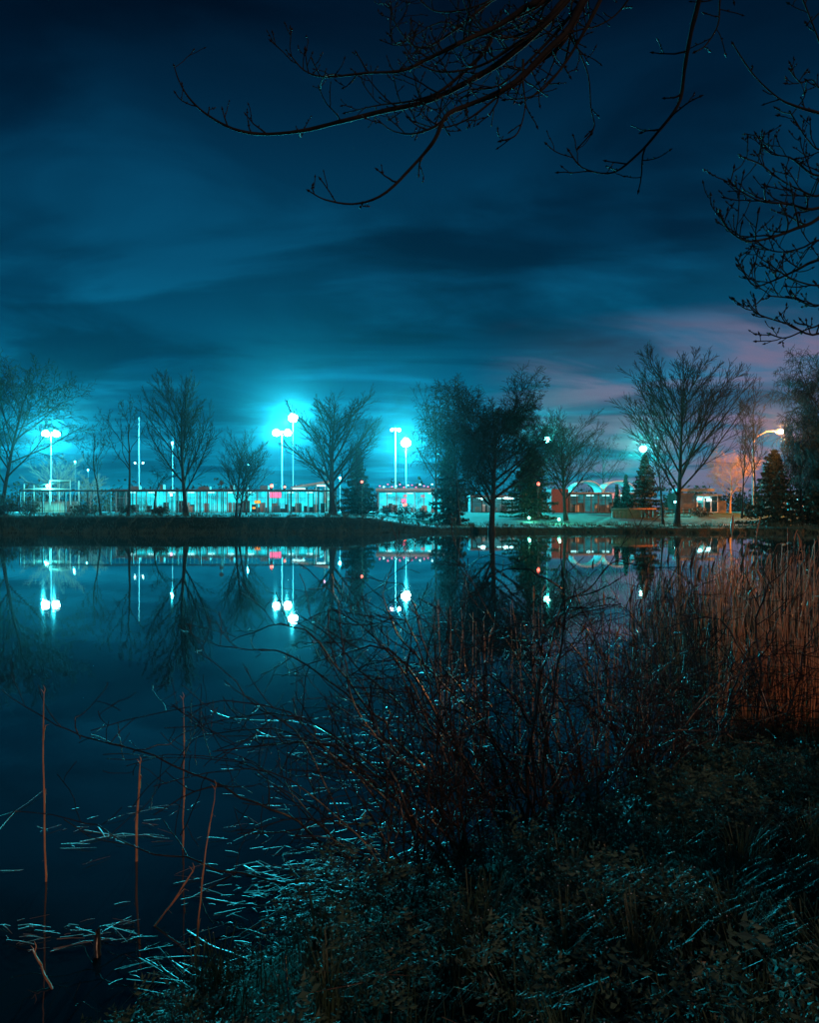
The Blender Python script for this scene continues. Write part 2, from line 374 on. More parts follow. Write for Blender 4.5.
def tree(seed, px, base_py, top_py, D, width_px, cfg, r, label, lean=(0, 0), trunk2=False, mt='bark', group=None, name='bare_tree', cat='tree', dens=1.0):
    D = D*FS; rng = random.Random(seed); x = X(px, D); y = D; z = G(x, y)-.05
    if lean == (0, 0): lean = (rng.uniform(-.07, .07), rng.uniform(-.07, .07))
    H = Z(top_py, D)-z
    cfg = dict(cfg); cfg['rmin'] *= min(1.0, max(.45, H/22)); cfg['n'] = tuple(max(2, int(n*dens)) for n in cfg['n'])
    out = {}
    grow(rng, out, Vector((0, 0, 0)), Vector((lean[0], lean[1], 1)), 1.0*H*.8, r, 0, cfg)
    if trunk2: grow(rng, out, Vector((.35, .1, 0)), Vector((.12, .1, 1)), H*.7, r*.8, 0, cfg)
    allp = np.array([tuple(q) for l in out.values() for pp, _ in l for q in pp])
    zt = np.percentile(allp[:, 2], 99.7); sz = H/zt
    wd = np.percentile(np.abs(allp[:, 0]-np.median(allp[:, 0])), 98)*2; sx = (width_px/FPX*D)/wd
    sc = np.array([sx, sx, sz])
    root = thing(name, label, cat, (x, y, z), group)
    base = np.array((x, y, z))
    def fix(l): return [(np.array([tuple(q) for q in pp])*sc+base, rr) for pp, rr in l]
    tr = MB()
    for pp, rr in fix(out[0]):
        rr = list(rr); rr[0] *= 1.5; tr.tube(pp, rr, 9)
    part('trunk', tr, M[mt], root, True)
    li = MB()
    for pp, rr in fix(out.get(1, [])): li.tube(pp, rr, 6)
    part('limbs', li, M[mt], root, True, kind='stuff')
    cr = MB()
    for l in range(2, cfg['levels']+1):
        for pp, rr in fix(out.get(l, [])): cr.tube(pp, rr, 3)
    part('crown', cr, M['twig' if mt == 'bark' else mt], root, True, kind='stuff')
    return root
def facets(rng, pts, size, asp=2.2):
    """loose leaf-sized folded diamonds at points"""
    n = len(pts); d = rng.normal(size=(n, 3)); d /= np.linalg.norm(d, axis=1, keepdims=True)
    e = rng.normal(size=(n, 3)); e -= d*(e*d).sum(1, keepdims=True); e /= np.linalg.norm(e, axis=1, keepdims=True)
    s = (size*rng.uniform(.6, 1.4, n))[:, None]
    V = np.stack([pts-d*s*asp/2, pts+e*s/2, pts+d*s*asp/2, pts-e*s/2], 1).reshape(-1, 3)
    i = np.arange(n)[:, None]*4
    return V, np.concatenate([i+np.array([[0, 1, 2, 3]])], 1)
def conifer(seed, px, base_py, top_py, D, width_px, label, droop=.25, gap=.55, group=None, name='spruce_tree', lean=0.0):
    rng = random.Random(seed); nr = np.random.default_rng(seed)
    D = D*FS; x, y = X(px, D), D; z = G(x, y)-.05; H = Z(top_py, D)-z; Wd = width_px/FPX*D/2
    root = thing(name, label, 'conifer', (x, y, z), group)
    b0 = Vector((x, y, z))
    part('trunk', MB().tube([b0, b0+Vector((0, 0, H*.5)), b0+Vector((0, 0, H))], [H*.018+.04, H*.011+.02, .015], 7), M['bark'], root, True)
    br, fl = MB(), MB(); P0 = []
    zz = H*.07
    while zz < H*.98:
        f = zz/H; ln = Wd*(1-f)**.8*rng.uniform(.8, 1.12)+.12
        n = 6 if f < .8 else 4
        a0 = rng.uniform(0, 6.3)
        for k in range(n):
            a = a0+k*6.283/n+rng.uniform(-.3, .3); l = ln*rng.uniform(.65, 1.1)
            d = Vector((math.cos(a), math.sin(a), 0))
            p1 = b0+Vector((0, 0, zz)); p2 = p1+d*l*.55+Vector((0, 0, -l*droop*.6)); p3 = p1+d*l+Vector((0, 0, -l*droop*.55))
            br.tube([p1, p2, p3], [.035, .02, .008], 3)
            m = int(26*l/ max(.6, .5)) + 8
            tt = nr.uniform(.12, 1.02, m); q = np.where(tt[:, None] < .55, np.array(p1)+(np.array(p2)-np.array(p1))*tt[:, None]/.55, np.array(p2)+(np.array(p3)-np.array(p2))*(tt[:, None]-.55)/.45)
            sd = np.array((-d.y, d.x, 0)); w = (1-tt*.75)*l*.32
            q = q+sd*(nr.uniform(-1, 1, m)*w)[:, None]+np.stack([np.zeros(m), np.zeros(m), -np.abs(nr.normal(0, .12, m))*1.3], 1)
            P0.append(q)
        zz += gap*rng.uniform(.7, 1.2)*(.6+.6*(1-f))
    V_, F_ = facets(nr, np.concatenate(P0), .17, 2.6); fl.arr(V_, F_)
    part('branches', br, M['bark'], root, True, kind='stuff')
    part('needles', fl, M['needle'], root, kind='stuff')
    return root
def bush(seed, px, D, w_px, h_px, label, name='bush', leafy=True, group=None, n=900, m='bush', base=None):
    rng = random.Random(seed); nr = np.random.default_rng(seed)
    D = D*FS; x, y = X(px, D), D; z = G(x, y); W_ = w_px/FPX*D/2; H = h_px/FPX*D
    root = thing(name, label, 'bush', (x, y, z-.02), group)
    st = MB(); P0 = []
    for k in range(34):
        a = rng.uniform(0, 6.28); q = math.sqrt(rng.random()); d = Vector((math.cos(a)*W_*q*.7, math.sin(a)*W_*q*.7, H*math.sqrt(max(.08, 1-q*q))*rng.uniform(.65, 1)))
        pts, rad, dd = line(rng, Vector((x, y, z))+Vector((d.x*.15, d.y*.15, -.02)), d+Vector((0, 0, .3)), d.length, .02, .006, 5, .1, 0)
        st.tube(pts, rad, 3)
        for _ in range(9):
            s = pts[rng.randint(2, 5)]; p2, r2, _d = line(rng, s, rdir(rng, d, R(45), rng.uniform(0, 6.28)), H*.28*rng.uniform(.4, 1), .008, .004, 3, .12, .03); st.tube(p2, r2, 3)
            P0 += [tuple(u) for u in p2[1:]]
    part('stems', st, M['twig' if m == 'bush' else m], root, True, kind='stuff')
    if leafy:
        Q = np.array(P0); Q = Q[nr.integers(0, len(Q), n)]+nr.normal(0, .10, (n, 3)); Q[:, 2] = np.maximum(Q[:, 2], z+.04)
        V_, F_ = facets(nr, Q, .12, 1.7); part('foliage', MB().arr(V_, F_), M[m], root, kind='stuff')
    return root
# ------------------------------------------------------------------ far bank: trees
tree(11, 0, 515, 352, 62, 105, ROUND, .26, 'tall leaning bare tree at the far left end of the bank', lean=(.24, 0), dens=1.0)
tree(12, 101, 513, 424, 66, 34, CROOK, .13, 'thin crooked bare sapling left of the taller forked tree by the fence', lean=(-.1, 0))
tree(13, 128, 513, 394, 62, 50, CROOK, .17, 'crooked forked bare tree in front of the fence, left of the vase-shaped tree', lean=(.1, 0))
tree(14, 186, 514, 372, 62, 72, VASE, .27, 'vase-shaped bare tree with many upright limbs before the lit fence')
tree(15, 236, 519, 430, 58, 46, VASE, .14, 'small twin-stemmed bare tree between the vase-shaped tree and the tall twin lamp', trunk2=True, dens=.85)
tree(16, 333, 516, 386, 66, 92, VASE, .42, 'broad bare tree with a thick trunk beside the pavilion and the spruce')
conifer(17, 358, 515, 446, 70, 44, 'dark spruce just right of the thick-trunked bare tree', .3)
tree(18, 459, 522, 382, 62, 78, WEEP, .22, 'drooping dense bare tree just left of the big round-crowned tree', dens=.95)
tree(19, 492, 526, 377, 54, 124, ROUND, .36, 'largest round-crowned bare tree standing on the slope near the water', dens=1.55)
conifer(39, 449, 521, 438, 66, 52, 'broad dark drooping evergreen at the left base of the round-crowned tree', .5, .6)
conifer(20, 531, 513, 444, 78, 74, 'broad dark spruce behind and right of the round-crowned tree', .25)
tree(21, 566, 515, 408, 72, 84, VASE, .27, 'spreading bare tree before the red-walled glasshouse')
conifer(22, 645, 512, 452, 84, 44, 'pointed dark spruce under the cyan lamp', .2)
conifer(23, 626, 512, 474, 86, 13, 'narrow columnar conifer beside the pointed spruce', .35, .4)
conifer(24, 617, 512, 484, 87, 9, 'shortest thin conifer at the left end of the conifer clump', .35, .4)
tree(25, 663, 518, 416, 64, 30, SLIM, .14, 'slim straight bare tree close beside the big vase-shaped tree on the right')
tree(26, 677, 521, 346, 60, 118, VASE, .30, 'tallest vase-shaped bare tree on the right lawn')
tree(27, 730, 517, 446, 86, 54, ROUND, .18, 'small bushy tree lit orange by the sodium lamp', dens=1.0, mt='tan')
tree(28, 756, 516, 378, 72, 26, SLIM, .13, 'tall slender bare tree in front of the orange lamp arm')
tree(29, 742, 516, 398, 73, 24, SLIM, .12, 'slender bare tree left of the orange lamp arm')
conifer(30, 774, 521, 447, 62, 76, 'large dark spruce below the orange lamp', .3)
tree(31, 834, 521, 346, 58, 96, WEEP, .34, 'tall dark weeping tree at the right edge of the far bank', dens=1.3)
conifer(40, 816, 521, 418, 64, 62, 'dark spruce half hidden behind the weeping tree at the right edge', .4)
tree(32, 802, 519, 410, 60, 34, ROUND, .2, 'lower dark tree between the spruce and the weeping tree')
tree(33, 604, 513, 432, 110, 66, ROUND, .2, 'pale distant bare tree behind the glasshouse', dens=.65)
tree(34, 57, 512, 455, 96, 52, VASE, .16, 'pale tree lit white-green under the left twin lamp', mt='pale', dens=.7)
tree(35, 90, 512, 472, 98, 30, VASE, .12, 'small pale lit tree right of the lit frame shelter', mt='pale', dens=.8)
tree(36, 152, 514, 452, 68, 40, CROOK, .12, 'low dark tangled tree between the forked tree and the vase-shaped tree', dens=1.2)
tree(37, 246, 514, 482, 64, 20, CROOK, .08, 'leaning little sapling beside the twin-stemmed tree', lean=(.2, 0))
tree(38, 436, 514, 386, 74, 62, ROUND, .2, 'pale bare tree half hidden behind the drooping tree', dens=.7)
bush(41, 405, 73, 36, 14, 'low rounded dark bush left of the pair before the shop windows')
bush(42, 422, 72, 26, 11, 'smaller dark bush at the right of the pair before the shop windows')
bush(43, 28, 63, 34, 20, 'straggly dark bush on the bank below the leaning tree', n=500)
bush(44, 84, 64, 42, 13, 'low dark bush under the thin crooked sapling', n=900)
bush(45, 160, 63, 24, 10, 'low dark bush at the foot of the vase-shaped tree', n=700)
bush(46, 128, 66, 30, 11, 'low dark bush at the foot of the forked tree', n=600)
bush(47, 388, 72, 22, 9, 'low dark bush at the foot of the spruce', n=500)
bush(48, 700, 76, 30, 9, 'low hedge-like bush in front of the bright right hand shop', n=700)
bush(49, 806, 60, 50, 16, 'dark undergrowth bush beneath the weeping tree', n=900)
bush(50, 5, 61, 30, 24, 'dense dark bush at the left edge of the bank', n=800)

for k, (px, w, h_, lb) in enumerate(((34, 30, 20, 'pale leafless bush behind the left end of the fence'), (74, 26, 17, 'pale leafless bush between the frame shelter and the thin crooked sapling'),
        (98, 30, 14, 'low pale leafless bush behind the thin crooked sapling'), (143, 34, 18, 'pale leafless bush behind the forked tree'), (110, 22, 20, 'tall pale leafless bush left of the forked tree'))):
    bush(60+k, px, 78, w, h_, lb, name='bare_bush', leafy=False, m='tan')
# far wood on the skyline
rng = np.random.default_rng(5); mb = MB()
pts = []
for k in range(420):
    D = rng.uniform(320, 520); px = rng.uniform(-150, 980); x = X(px, D); h = rng.uniform(9, 20)*(1.0 if px < 620 else .9); w = rng.uniform(3, 6)
    n = 60; a = rng.uniform(0, 6.28, n); q = np.sqrt(rng.random(n)); zz = rng.random(n)
    pts.append(np.stack([x+np.cos(a)*q*w, D+np.sin(a)*q*w, 2+zz*h*(1-.35*q)], 1))
    b0 = np.array((x, D, 2)); mb.tube([b0, b0+np.array((0, 0, h*.7))], [.25, .08], 3)
V_, F_ = facets(rng, np.concatenate(pts), 1.1, 1.8); mb.arr(V_, F_)
tag(mb.build('distant_woods', M['bush']), kind='stuff')

# ------------------------------------------------------------------ far bank: lamps
def light(name, loc, inten, col, parent, rad=.25):
    l = bpy.data.lights.new(name, 'POINT'); l.energy = inten*4*math.pi*LAMP; l.color = col; l.shadow_soft_size = rad
    o = bpy.data.objects.new(name, l); C.objects.link(o); o.parent = parent; o.location = Vector(loc)-parent.location
    return o
def mast(px, py, D, heads, label, r=.13, pole='galv', size=.42, lens='lens', inten=3000, col=(.03, .80, 1.0), group='tall car park lamps', name='flood_lamp', spread=.85, pink=None):
    D = D*FS; size = size*FS; spread = spread*FS; x, y = X(px, D), D; z = G(x, y); top = Z(py, D)
    root = thing(name, label, 'street lamp', (x, y, z), group)
    part('pole', MB().tube([(x, y, z-.2), (x, y, z+(top-z)*.5), (x, y, top+.45)], [r, r*.8, r*.6], 10), M[pole], root, True)
    part('base', MB().lathe((x, y, z), [(r*2.4, 0), (r*2.4, .12), (r*1.3, .3), (0, .3)]), M['galv'], root)
    offs = [0] if heads == 1 else [-spread, spread]
    if heads == 2: part('crossarm', MB().box((x, y, top+.4), (spread*2+.3, .14, .14)), M['galv'], root)
    for k, o in enumerate(offs):
        ln = pink if (pink and k == 0) else lens
        h = part('lamp_head', MB().lathe((x+o, y-.05, top), [(0, size*.98), (size*.3, size*.95), (size*.62, size*.62), (size*.55, size*.55)]), M['steel'], root)
        part('lens', MB().ball((x+o, y-.12, top), size*.74, .85, 14, 8), E[ln], h, True)
        if not (pink and k == 0): light('lamp_light', (x+o, y-.12-size*.74-.35, top-.1), inten/len(offs), col, root, .2)
    return root
mast(51, 434, 150, 2, 'tall twin-headed lamp at the far left of the car park', inten=10000, spread=1.15, size=1.05)
mast(282, 433, 150, 2, 'tall twin-headed lamp on a pale pole behind the pavilion roof', inten=6000, spread=1.25, size=1.1)
mast(293, 418, 172, 1, 'highest and brightest single lamp, just right of the twin-headed one', inten=9500, size=1.6, r=.15, pole='roofm')
mast(395.5, 430, 150, 2, 'tall lamp with one white and one small pink head left of the bright single lamp', inten=1200, size=.5, spread=.8, pink='lens_pink')
mast(406, 443, 150, 1, 'bright single lamp on a thin pole right of the pink-headed pole', inten=10000, size=1.4, r=.08)
mast(547, 440, 140, 1, 'greenish lamp above the spruce behind the round-crowned tree', inten=3200, size=.9, lens='lens_green', col=(.03, 1.0, .85), r=.08, pole='steel')
mast(643, 449, 128, 1, 'greenish lamp over the pointed spruce and conifer clump', inten=2800, size=.9, lens='lens_green', col=(.03, 1.0, .88), r=.08, pole='steel')
for px, py, D, it, lb in ((172.5, 443, 150, 420, 'small lamp on a thin pole left of the vase-shaped tree'), (248, 465, 190, 160, 'smallest lit lamp on a thin pole left of the tall twin-headed lamp'),
        (75, 462, 220, 90, 'tiny distant lamp right of the left twin-headed lamp'), (88, 470, 230, 60, 'tiny distant lamp above the fence, left of the thin crooked sapling'),
        (340, 478, 130, 60, 'tiny white lamp glimpsed through the broad bare tree')):
    mast(px, py, D, 1, lb, inten=it, size=.30 if D < 200 else .34, lens='lens_small', r=.07, group='small distant lamps', name='path_lamp')
DM = 140*FS; x, y = X(139, DM), DM; t_ = thing('mast', 'slender unlit mast behind the forked bare tree', 'mast', (x, y, G(x, y)))
part('pole', MB().tube([(x, y, 2), (x, y, 14), (x, y, Z(418, DM))], [.12, .1, .07], 8), M['galv'], t_, True)
part('crossbar', MB().box((x, y, Z(464, DM)), (2.2, .15, .18)), M['galv'], t_)
part('cap', MB().ball((x, y, Z(418, DM)), .14), M['galv'], t_, True)
for q in (-1.1, 1.1): part('small_lamp', MB().ball((x+q, y-.1, Z(463, DM)), .24), E['lens_small'], t_, True)
# sodium lamp on a curved arm
D = 80*FS; x0 = X(753, D); z0 = G(x0, D); top = Z(432, D); x1 = X(778, D)
t_ = thing('sodium_lamp', 'orange sodium street lamp on a curved arm above the dark spruce', 'street lamp', (x0, D, z0))
part('pole', MB().tube([(x0, D, z0-.2), (x0, D, z0+4), (x0, D, top-2.6)], [.13, .11, .09], 10), M['roofm'], t_, True)
arm = [Vector((x0, D, top-2.6)), Vector((x0+.12, D-.05, top-1.5)), Vector((x0+.7, D-.2, top-.6)), Vector((x0+2.0, D-.35, top+.05)), Vector((x1, D-.5, top+.18))]
part('arm', MB().tube(arm, [.09, .08, .07, .06, .06], 8), M['steel'], t_, True)
h = part('lamp_head', MB().lathe((x1, D-.5, top+.02), [(0, .28), (.22, .24), (.36, .08), (.32, .05)]), M['steel'], t_)
part('lens', MB().ball((x1, D-.5, top), .62, .75, 14, 8), E['sodium'], h, True)
light('lamp_light', (x1, D-1.35, top-.15), 1000, (1.0, .28, .05), t_)

# ------------------------------------------------------------------ far bank: fence along the left
D = 72*FS; xa, xb = X(20, D), X(336, D); z0 = 2.0; zt = Z(490.5, D)
fr = thing('bar_fence', 'long dark bar fence along the far bank before the lit pavilion', 'fence', ((xa+xb)/2, D, z0))
npo = 15
for k in range(npo):
    x = xa+(xb-xa)*k/(npo-1); part('post', MB().box((x, D, (z0-.3+zt+.05)/2), (.15, .15, zt-z0+.35)), M['steel'], fr)
part('top_rail', MB().box(((xa+xb)/2, D-.07, zt-.05), (xb-xa+.2, .08, .22)), M['steel'], fr)
part('lower_rail', MB().box(((xa+xb)/2, D-.07, z0+.42), (xb-xa+.2, .05, .07)), M['steel'], fr)
br = MB(); x = xa+.3
while x < xb:
    br.box((x, D+.04, (z0+zt)/2), (.045, .045, zt-z0-.1)); x += .62
part('infill_bars', br, M['steel'], fr, kind='stuff')

# ------------------------------------------------------------------ far bank: buildings
def facade(root, px0, px1, py_top, D, n, room, mull='galv', head=.35, sill=.0, depth=6, pane_name='window', interior=3, seed=1, base_z=2.12):
    """a row of glazed bays: a room with a self-glowing back wall and things in it behind real glass bars"""
    rng = random.Random(seed); xa, xb = X(px0, D), X(px1, D); zt = Z(py_top, D); w = (xb-xa)/n
    part('back_wall', MB().box(((xa+xb)/2, D+depth, (base_z+zt)/2), (xb-xa, .2, zt-base_z)), E[room], root)  # the wall itself glows; the room's light is put into its material
    part('side_wall', MB().box((xa-.12, D+depth/2, (base_z+zt)/2), (.2, depth+.2, zt-base_z)), M['darkwall'], root)
    part('side_wall', MB().box((xb+.12, D+depth/2, (base_z+zt)/2), (.2, depth+.2, zt-base_z)), M['darkwall'], root)
    part('roof', MB().box(((xa+xb)/2, D+depth/2-.2, zt+.15), (xb-xa+.9, depth+1.2, .28)), M['roofm'], root)
    if sill: part('base_wall', MB().box(((xa+xb)/2, D, base_z+sill/2), (xb-xa, .22, sill)), M['render_'], root)
    for k in range(n):
        cx = xa+w*(k+.5)
        f = MB(); z0, z1 = base_z+sill, zt
        f.box((cx-w/2+.05, D, (z0+z1)/2), (.10, .14, z1-z0)); f.box((cx+w/2-.05, D, (z0+z1)/2), (.10, .14, z1-z0))
        f.box((cx, D, z1-.06), (w-.2, .12, .12)); f.box((cx, D, z0+.06), (w-.2, .12, .12)); f.box((cx, D, z0+(z1-z0)*.68), (w-.2, .08, .06))
        wd = part(pane_name, f, M[mull], root)
        # a slatted screen inside, as seen through the glass
        if rng.random() < .45:
            s = MB()
            for q in range(4): s.box((cx-w*.4+w*.2*q+.1, D+.5, z0+(z1-z0)*.4), (.07, .05, (z1-z0)*.78))
            part('blind', s, M['steel'], wd)
    for k in range(interior*n):
        cx = xa+rng.uniform(.3, xb-xa-.3); hh = rng.uniform(.7, min(2.0, zt-base_z-.5)); dd = rng.uniform(1.0, depth-1)
        part('counter' if hh < 1.2 else 'cabinet', MB().box((cx, D+dd, base_z+hh/2), (rng.uniform(.3, 1.3), .5, hh)), M[rng.choice(['render_', 'darkwall', 'steel', 'paint'])], root)
    for k in range(max(2, n//2)):
        cx = xa+(xb-xa)*(k+.5)/max(2, n//2)
        part('ceiling_light', MB().box((cx, D+depth*.45, zt-.22), (1.3, .25, .1)), E['tube'], root)
D = 98*FS
pv = thing('glass_pavilion', 'long low glass-walled pavilion glowing cyan behind the fence', 'building', (X(225, D), D, 2.1))
facade(pv, 116, 318, 491, D, 20, 'room', seed=3, interior=2)
for px, w, h_ in ((131, 1.6, .7), (158, .7, 1.0), (201, 2.2, .6), (229, .8, .9), (262, 1.5, .8), (300, .6, 1.1)):
    part('roof_unit', MB().box((X(px, D), D+2.4, Z(491, D)+.29+h_/2), (w, 1.2, h_)), M['roofm'], pv)
for px in (180, 246):
    dr = part('door', MB().box((X(px, D), D-.13, 3.25), (1.5, .08, 2.2)), M['darkwall'], pv); part('handle', MB().box((X(px, D)+.55, D-.2, 3.2), (.05, .06, .4)), M['galv'], dr)
# rising canopy at the pavilion's right end
D = 92*FS
cn = thing('entrance_canopy', 'pale sloping canopy on posts at the right end of the pavilion', 'canopy', (X(310, D), D, 2.1))
xa, xb = X(292, D), X(330, D)
part('roof', MB().prism([(xa, Z(488.5, D)), (xb, Z(483, D)), (xb, Z(480.8, D)), (xa, Z(487.2, D))], D-1.5, D+3), M['paint'], cn)
for px in (296, 316, 325): part('post', MB().box((X(px, D), D, (2+Z(485, D))/2), (.16, .16, Z(485, D)-2)), M['paint'], cn)
part('light_panel', MB().box((X(322, D), D-1.2, Z(486, D)), (1.5, .3, .14)), E['tube'], cn)
part('light_panel', MB().box((X(300, D), D-1.2, Z(489, D)), (2.2, .3, .12)), E['tube'], cn)
part('wall', MB().box((X(329, D), D+1.6, (2+Z(486, D))/2), (1.0, .3, Z(486, D)-2)), E['room_bright'], cn)  # no lamp here: brightness comes from the wall's own emission
D = 76*FS
kb = thing('litter_bin', 'dark upright bin standing at the fence end by the thick trunk', 'bin', (X(323, D), D, 2.05))
part('body', MB().box((X(323, D), D, 2.75), (.62, .6, 1.3)), M['black'], kb); part('lid', MB().box((X(323, D), D, 3.45), (.7, .68, .1)), M['steel'], kb)
part('flap', MB().box((X(323, D), D-.32, 3.2), (.4, .04, .22)), M['steel'], kb)
kb = thing('information_pillar', 'slim lit pillar between the dark bin and the thick trunk', 'pillar', (X(329.5, D), D, 2.05))
part('body', MB().box((X(329.5, D), D, 3.0), (.35, .3, 1.8)), M['steel'], kb); part('face', MB().box((X(329.5, D), D-.17, 3.15), (.27, .04, 1.3)), E['room_bright'], kb)

# frame shelter under the left twin lamp
D = 86*FS; xa, xb = X(24, D), X(70, D); zt = Z(481, D)
sh = thing('frame_shelter', 'open pale frame shelter with a small lamp at far left of the fence', 'shelter', (X(46, D), D, 2.1))
for px, top in ((24, 484), (50, 480), (70, 480)):
    for q in (0, 3): part('post', MB().box((X(px, D), D+q, (2+Z(top, D))/2), (.14, .14, Z(top, D)-2)), M['render_'], sh)
part('roof_beam', MB().box(((xa+xb)/2, D-.02, Z(489, D)), (xb-xa, .12, .16)), M['render_'], sh)
part('roof_beam', MB().tube([(X(50, D), D, Z(480.5, D)), (X(70, D), D, Z(480.5, D))], [.09, .09], 6), M['render_'], sh)
part('roof_beam', MB().tube([(X(24, D), D, Z(482, D)), (X(36, D), D, Z(485, D)), (X(50, D), D, Z(484, D)), (X(70, D), D, Z(481.5, D))], [.08]*4, 6), M['steel'], sh)
part('back_panel', MB().box((X(46, D), D+3.2, 3.1), (xb-xa-.3, .1, 1.9)), M['render_'], sh)
part('lamp', MB().ball((X(48, D), D-.15, Z(486, D)), .26), E['lens_small'], sh, True)
light('lamp_light', (X(48, D), D-.7, Z(486.5, D)), 30, (.08, 1.0, .85), sh, .1)

# shops behind the low bushes
D = 108*FS
sp = thing('shop_row', 'low row of lit shops with pink lights along the eaves left of the drooping tree', 'building', (X(412, D), D, 2.1))
facade(sp, 378, 442, 492, D, 7, 'room', seed=9, interior=2)
part('fascia', MB().box((X(410, D), D-.9, Z(489.5, D)), (X(444, D)-X(376, D), .2, .5)), M['render_'], sp)
for px in range(380, 440, 4):
    part('eaves_light', MB().box((X(px, D), D-1.0, Z(486+1.5*math.sin(px), D)), (.34, .2, .22)), E['neon' if px % 3 else 'tube'], sp)
for px, py, w, h_, e in ((404, 501, 1.0, .8, 'neon'), (405, 496, .8, .5, 'pinkroom'), (423, 496, .9, .5, 'pinkroom'), (405, 505, .8, .5, 'red')):
    part('shop_sign', MB().box((X(px, D), D-.3, Z(py, D)), (w, .1, h_)), E[e], sp)
# lit hall behind the round-crowned tree
D = 104*FS
hl = thing('lit_hall', 'lit hall seen on both sides of the round-crowned tree trunk', 'building', (X(500, D), D, 2.1))
facade(hl, 472, 552, 497, D, 8, 'room_dim', mull='steel', seed=11, interior=2)
for px, py in ((483, 498.5), (506, 498.5), (511, 499)): part('wall_light', MB().box((X(px, D), D-.25, Z(py, D)), (.8, .3, .35)), E['lens_small'], hl)
# glasshouse with arched roofs and a red brick gable
D = 96*FS
gh = thing('arched_glasshouse', 'glasshouse with two arched ribbed roofs and a red brick end', 'building', (X(600, D), D, 2.1))
part('brick_wall', MB().box((X(560, D), D+2, (2+Z(489, D))/2), (X(569, D)-X(552, D), 4, Z(489, D)-2)), M['brick'], gh)
facade(gh, 570, 634, 494, D, 9, 'room_dim', mull='steel', seed=13, interior=2)
for c0, c1 in ((572, 603), (603, 636)):
    xa, xb = X(c0, D), X(c1, D); cx = (xa+xb)/2; r = (xb-xa)/2-.1; zb = Z(493, D); zh = (Z(481, D)-zb)
    sk = MB(); N = 14
    vs = [(cx+r*math.cos(math.pi*j/N)*.97, D+q*5.2, zb+zh*math.sin(math.pi*j/N)*.96) for q in (0, 1) for j in range(N+1)]
    sk.raw(vs, [(j, j+1, j+N+2, j+N+1) for j in range(N)])
    bar = part('arched_roof', sk, E['room_dim'], gh, True)  # roof skin glows by itself, light from inside put into its material
    for q in range(5):
        part('rib', MB().tube([(cx+r*math.cos(math.pi*j/N), D-.2+q*1.35, zb+zh*math.sin(math.pi*j/N)) for j in range(N+1)], [.07]*(N+1), 5), M['paint'], bar)
part('sign_board', MB().prism([(X(610, D), Z(494, D)), (X(618, D), Z(490, D)), (X(618, D), Z(496, D)), (X(611, D), Z(499, D))], D-1.2, D-1.1), E['pinkroom'], gh)
# shop at the right
D = 90*FS
s2 = thing('corner_shop', 'low shop with bright green-white windows right of the tallest tree', 'building', (X(695, D), D, 2.1))
facade(s2, 697, 718, 496, D, 3, 'room_bright', seed=17, interior=2)
part('wing', MB().box((X(686, D), D+2, (2+Z(493, D))/2), (X(695, D)-X(676, D), 4, Z(493, D)-2)), M['darkwall'], s2)
part('parapet', MB().box((X(697, D), D+1.5, Z(490, D)), (X(716, D)-X(680, D), 3, .5)), M['roofm'], s2)
for px, py in ((699, 499), (708, 500), (675.5, 502)): part('wall_light', MB().box((X(px, D), D-.35, Z(py, D)), (.6, .3, .3)), E['lens_small'], s2)
part('door', MB().box((X(723, D), D+.4, 3.1), (1.5, .2, 2.2)), M['darkwall'], s2)
D = 84*FS
s3 = thing('bright_kiosk', 'small kiosk with lit windows behind the weeping tree at the right edge', 'building', (X(806, D), D, 2.1))
facade(s3, 786, 836, 498, D, 6, 'room', seed=19, interior=1)
# low walls and rail on the right lawn
D = 74*FS
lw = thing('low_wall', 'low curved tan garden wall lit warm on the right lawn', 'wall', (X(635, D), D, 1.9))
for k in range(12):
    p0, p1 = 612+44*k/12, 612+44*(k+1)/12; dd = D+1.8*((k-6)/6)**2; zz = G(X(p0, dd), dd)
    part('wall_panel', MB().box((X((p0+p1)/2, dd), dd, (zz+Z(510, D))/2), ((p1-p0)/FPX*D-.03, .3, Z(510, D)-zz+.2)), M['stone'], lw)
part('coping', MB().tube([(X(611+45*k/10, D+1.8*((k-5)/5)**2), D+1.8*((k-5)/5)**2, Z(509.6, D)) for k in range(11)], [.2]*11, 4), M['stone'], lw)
wr = thing('timber_rail', 'short brown timber rail fence at the foot of the tallest tree', 'fence', (X(672, 70*FS), 70*FS, 1.9))
D = 70*FS
for k in range(7): part('post', MB().box((X(654+6*k, D), D, (1.8+Z(509, D))/2), (.14, .14, Z(509, D)-1.8)), M['wood'], wr)
for py in (510, 513, 516.5): part('rail', MB().box((X(672, D), D-.1, Z(py, D)), (X(691, D)-X(653, D), .06, .12)), M['wood'], wr)

# ------------------------------------------------------------------ far bank: signs and signals
def signal(px, py, D, label, lens='red', size=.26, pole_r=.06, name='traffic_light', arm=0):
    D = D*FS; x = X(px, D); z = G(x, D); top = Z(py, D)
    r = thing(name, label, 'traffic light', (x+arm, D, z))
    part('pole', MB().tube([(x+arm, D, z-.1), (x+arm, D, top+.5)], [pole_r, pole_r*.8], 8), M['steel'], r, True)
    hs = part('housing', MB().box((x, D-.16, top-.25), (.44, .3, 1.2)), M['black'], r)
    part('lens', MB().ball((x, D-.33, top), size, 1, 12, 8), E[lens], hs, True)
    for q in (.36, .72): part('unlit_lens', MB().ball((x, D-.32, top-q), .11), M['glass'], hs, True)
    if arm: part('arm', MB().tube([(x+arm, D, top+.3), (x, D, top+.3)], [.05, .05], 6), M['steel'], r, True)
    return r
signal(272, 486, 80, 'red traffic light on a dark post before the pavilion')
signal(285, 487, 95, 'smaller red traffic light above the pavilion roof', size=.18)
